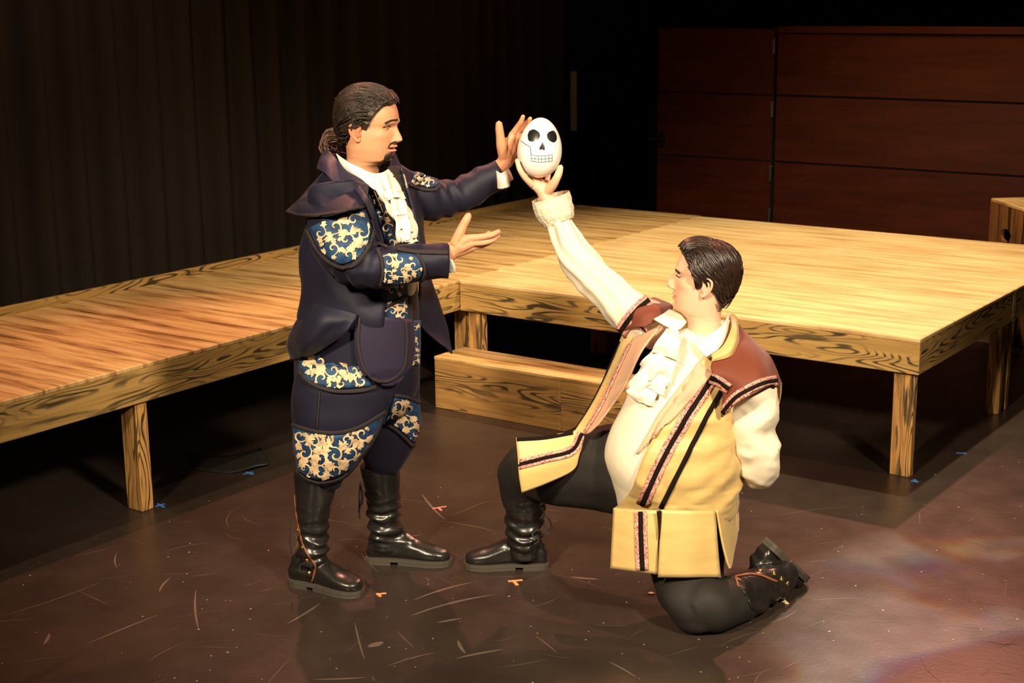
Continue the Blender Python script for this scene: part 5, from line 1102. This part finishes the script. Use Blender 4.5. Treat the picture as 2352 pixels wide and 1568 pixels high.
tag(mesh_obj('dust_specks', dv, df, M['speck'], smooth=False), 'tiny pale specks of dust scattered on the stage floor', 'dust', kind='stuff')
def bars(name, px, segs, m, label, cat='tape', h=.0014):
    """tape pieces: each bar between two floor points seen at pixels, with a width in metres"""
    o = FL(*px); e = empty(name, o, label, cat)
    for k, (a, b, w) in enumerate(segs):
        A_, B_ = FL(*a), FL(*b); d = (B_-A_); d /= np.linalg.norm(d); n = np.cross(UP, d)*w/2; z = UP*(h+.0006*k); off = o
        v = [A_-n-off, B_-n-off, B_+n-off, A_+n-off]; v = [q+UP*.0004 for q in v]+[q+z for q in v]
        recalc(mesh_obj('tape_strip', v, [(0, 1, 2, 3), (4, 5, 6, 7), (0, 1, 5, 4), (1, 2, 6, 5), (2, 3, 7, 6), (3, 0, 4, 7)], m, e, smooth=False))
    return e
M['tpink'] = mat('pink_tape', (.85, .20, .20), .6); M['torange'] = mat('orange_tape', (.90, .28, .10), .6); M['tblue'] = mat('blue_tape', (.06, .22, .62), .6)
bars('tape_mark', (1010, 1167), [((993, 1168), (1025, 1163), .010), ((1006, 1166), (1014, 1173), .010)], M['tpink'], 'small pink tape cross on the floor between the two people')
bars('tape_mark', (875, 1366), [((864, 1365), (887, 1362), .010), ((866, 1363), (874, 1370), .010)], M['torange'], 'small orange tape corner beside the toe of the standing person')
bars('tape_mark', (1183, 1336), [((1167, 1335), (1200, 1332), .012), ((1180, 1335), (1188, 1344), .012)], M['torange'], 'small orange tape T below the kneeling person\'s front boot')
bars('tape_mark', (570, 1088), [((558, 1089), (582, 1084), .010), ((566, 1084), (582, 1090), .010)], M['tblue'], 'blue tape corner on the floor behind the standing person')
bars('tape_mark', (366, 1160), [((356, 1163), (378, 1157), .010), ((362, 1157), (377, 1165), .010)], M['tblue'], 'blue tape corner at the foot of the walkway post')
bars('tape_mark', (2208, 1040), [((2196, 1040), (2219, 1041), .014)], M['tblue'], 'blue tape dash on the floor right of the platform, farther one')
bars('tape_mark', (2102, 1105), [((2093, 1104), (2110, 1107), .014), ((2100, 1101), (2104, 1106), .012)], M['tblue'], 'blue tape dash in front of the platform corner post')
def scrap(px, pts, label, m):
    o = FL(*px); v = [FL(*p)-o+UP*.001 for p in pts]+[FL(*p)-o+UP*.003+UP*.002*(i % 2) for i, p in enumerate(pts)]; n = len(pts)
    f = [tuple(range(n))[::-1], tuple(range(n, 2*n))]+[(i, (i+1) % n, n+(i+1) % n, n+i) for i in range(n)]
    q = recalc(mesh_obj('paper_scrap', v, f, m, smooth=False)); q.location = Vector(o); tag(q, label, 'scrap')
M['scrap'] = mat('cream_scrap', (.78, .60, .38), .8)
scrap((1798, 1380), [(1786, 1373), (1797, 1374), (1812, 1387), (1803, 1387), (1790, 1380)], 'torn cream scrap on the floor by the kneeling person\'s rear boot', M['scrap'])
scrap((1495, 1364), [(1487, 1363), (1496, 1361), (1505, 1364), (1494, 1366)], 'tiny cream scrap on the floor by the kneeling person\'s knee', M['scrap'])
# loose black floor sheet under the walkway
Pm = np.array([[FL(425+(600-425)*t+20*(1-u), 1078+14*math.sin(t*3.1)-38*u-10*t, .0)+UP*(.004+.010*(1-u)*math.exp(-((t-.8)/.15)**2)) for t in np.linspace(0, 1, 14)] for u in np.linspace(0, 1, 8)])
Pm[..., 0] = np.minimum(Pm[..., 0], .1)
tag(sheet('floor_sheet', Pm, mat('black_vinyl', (.014, .012, .011), .5), None, .002, face_cam=False), 'loose black sheet curling on the floor beside the walkway', 'sheet')
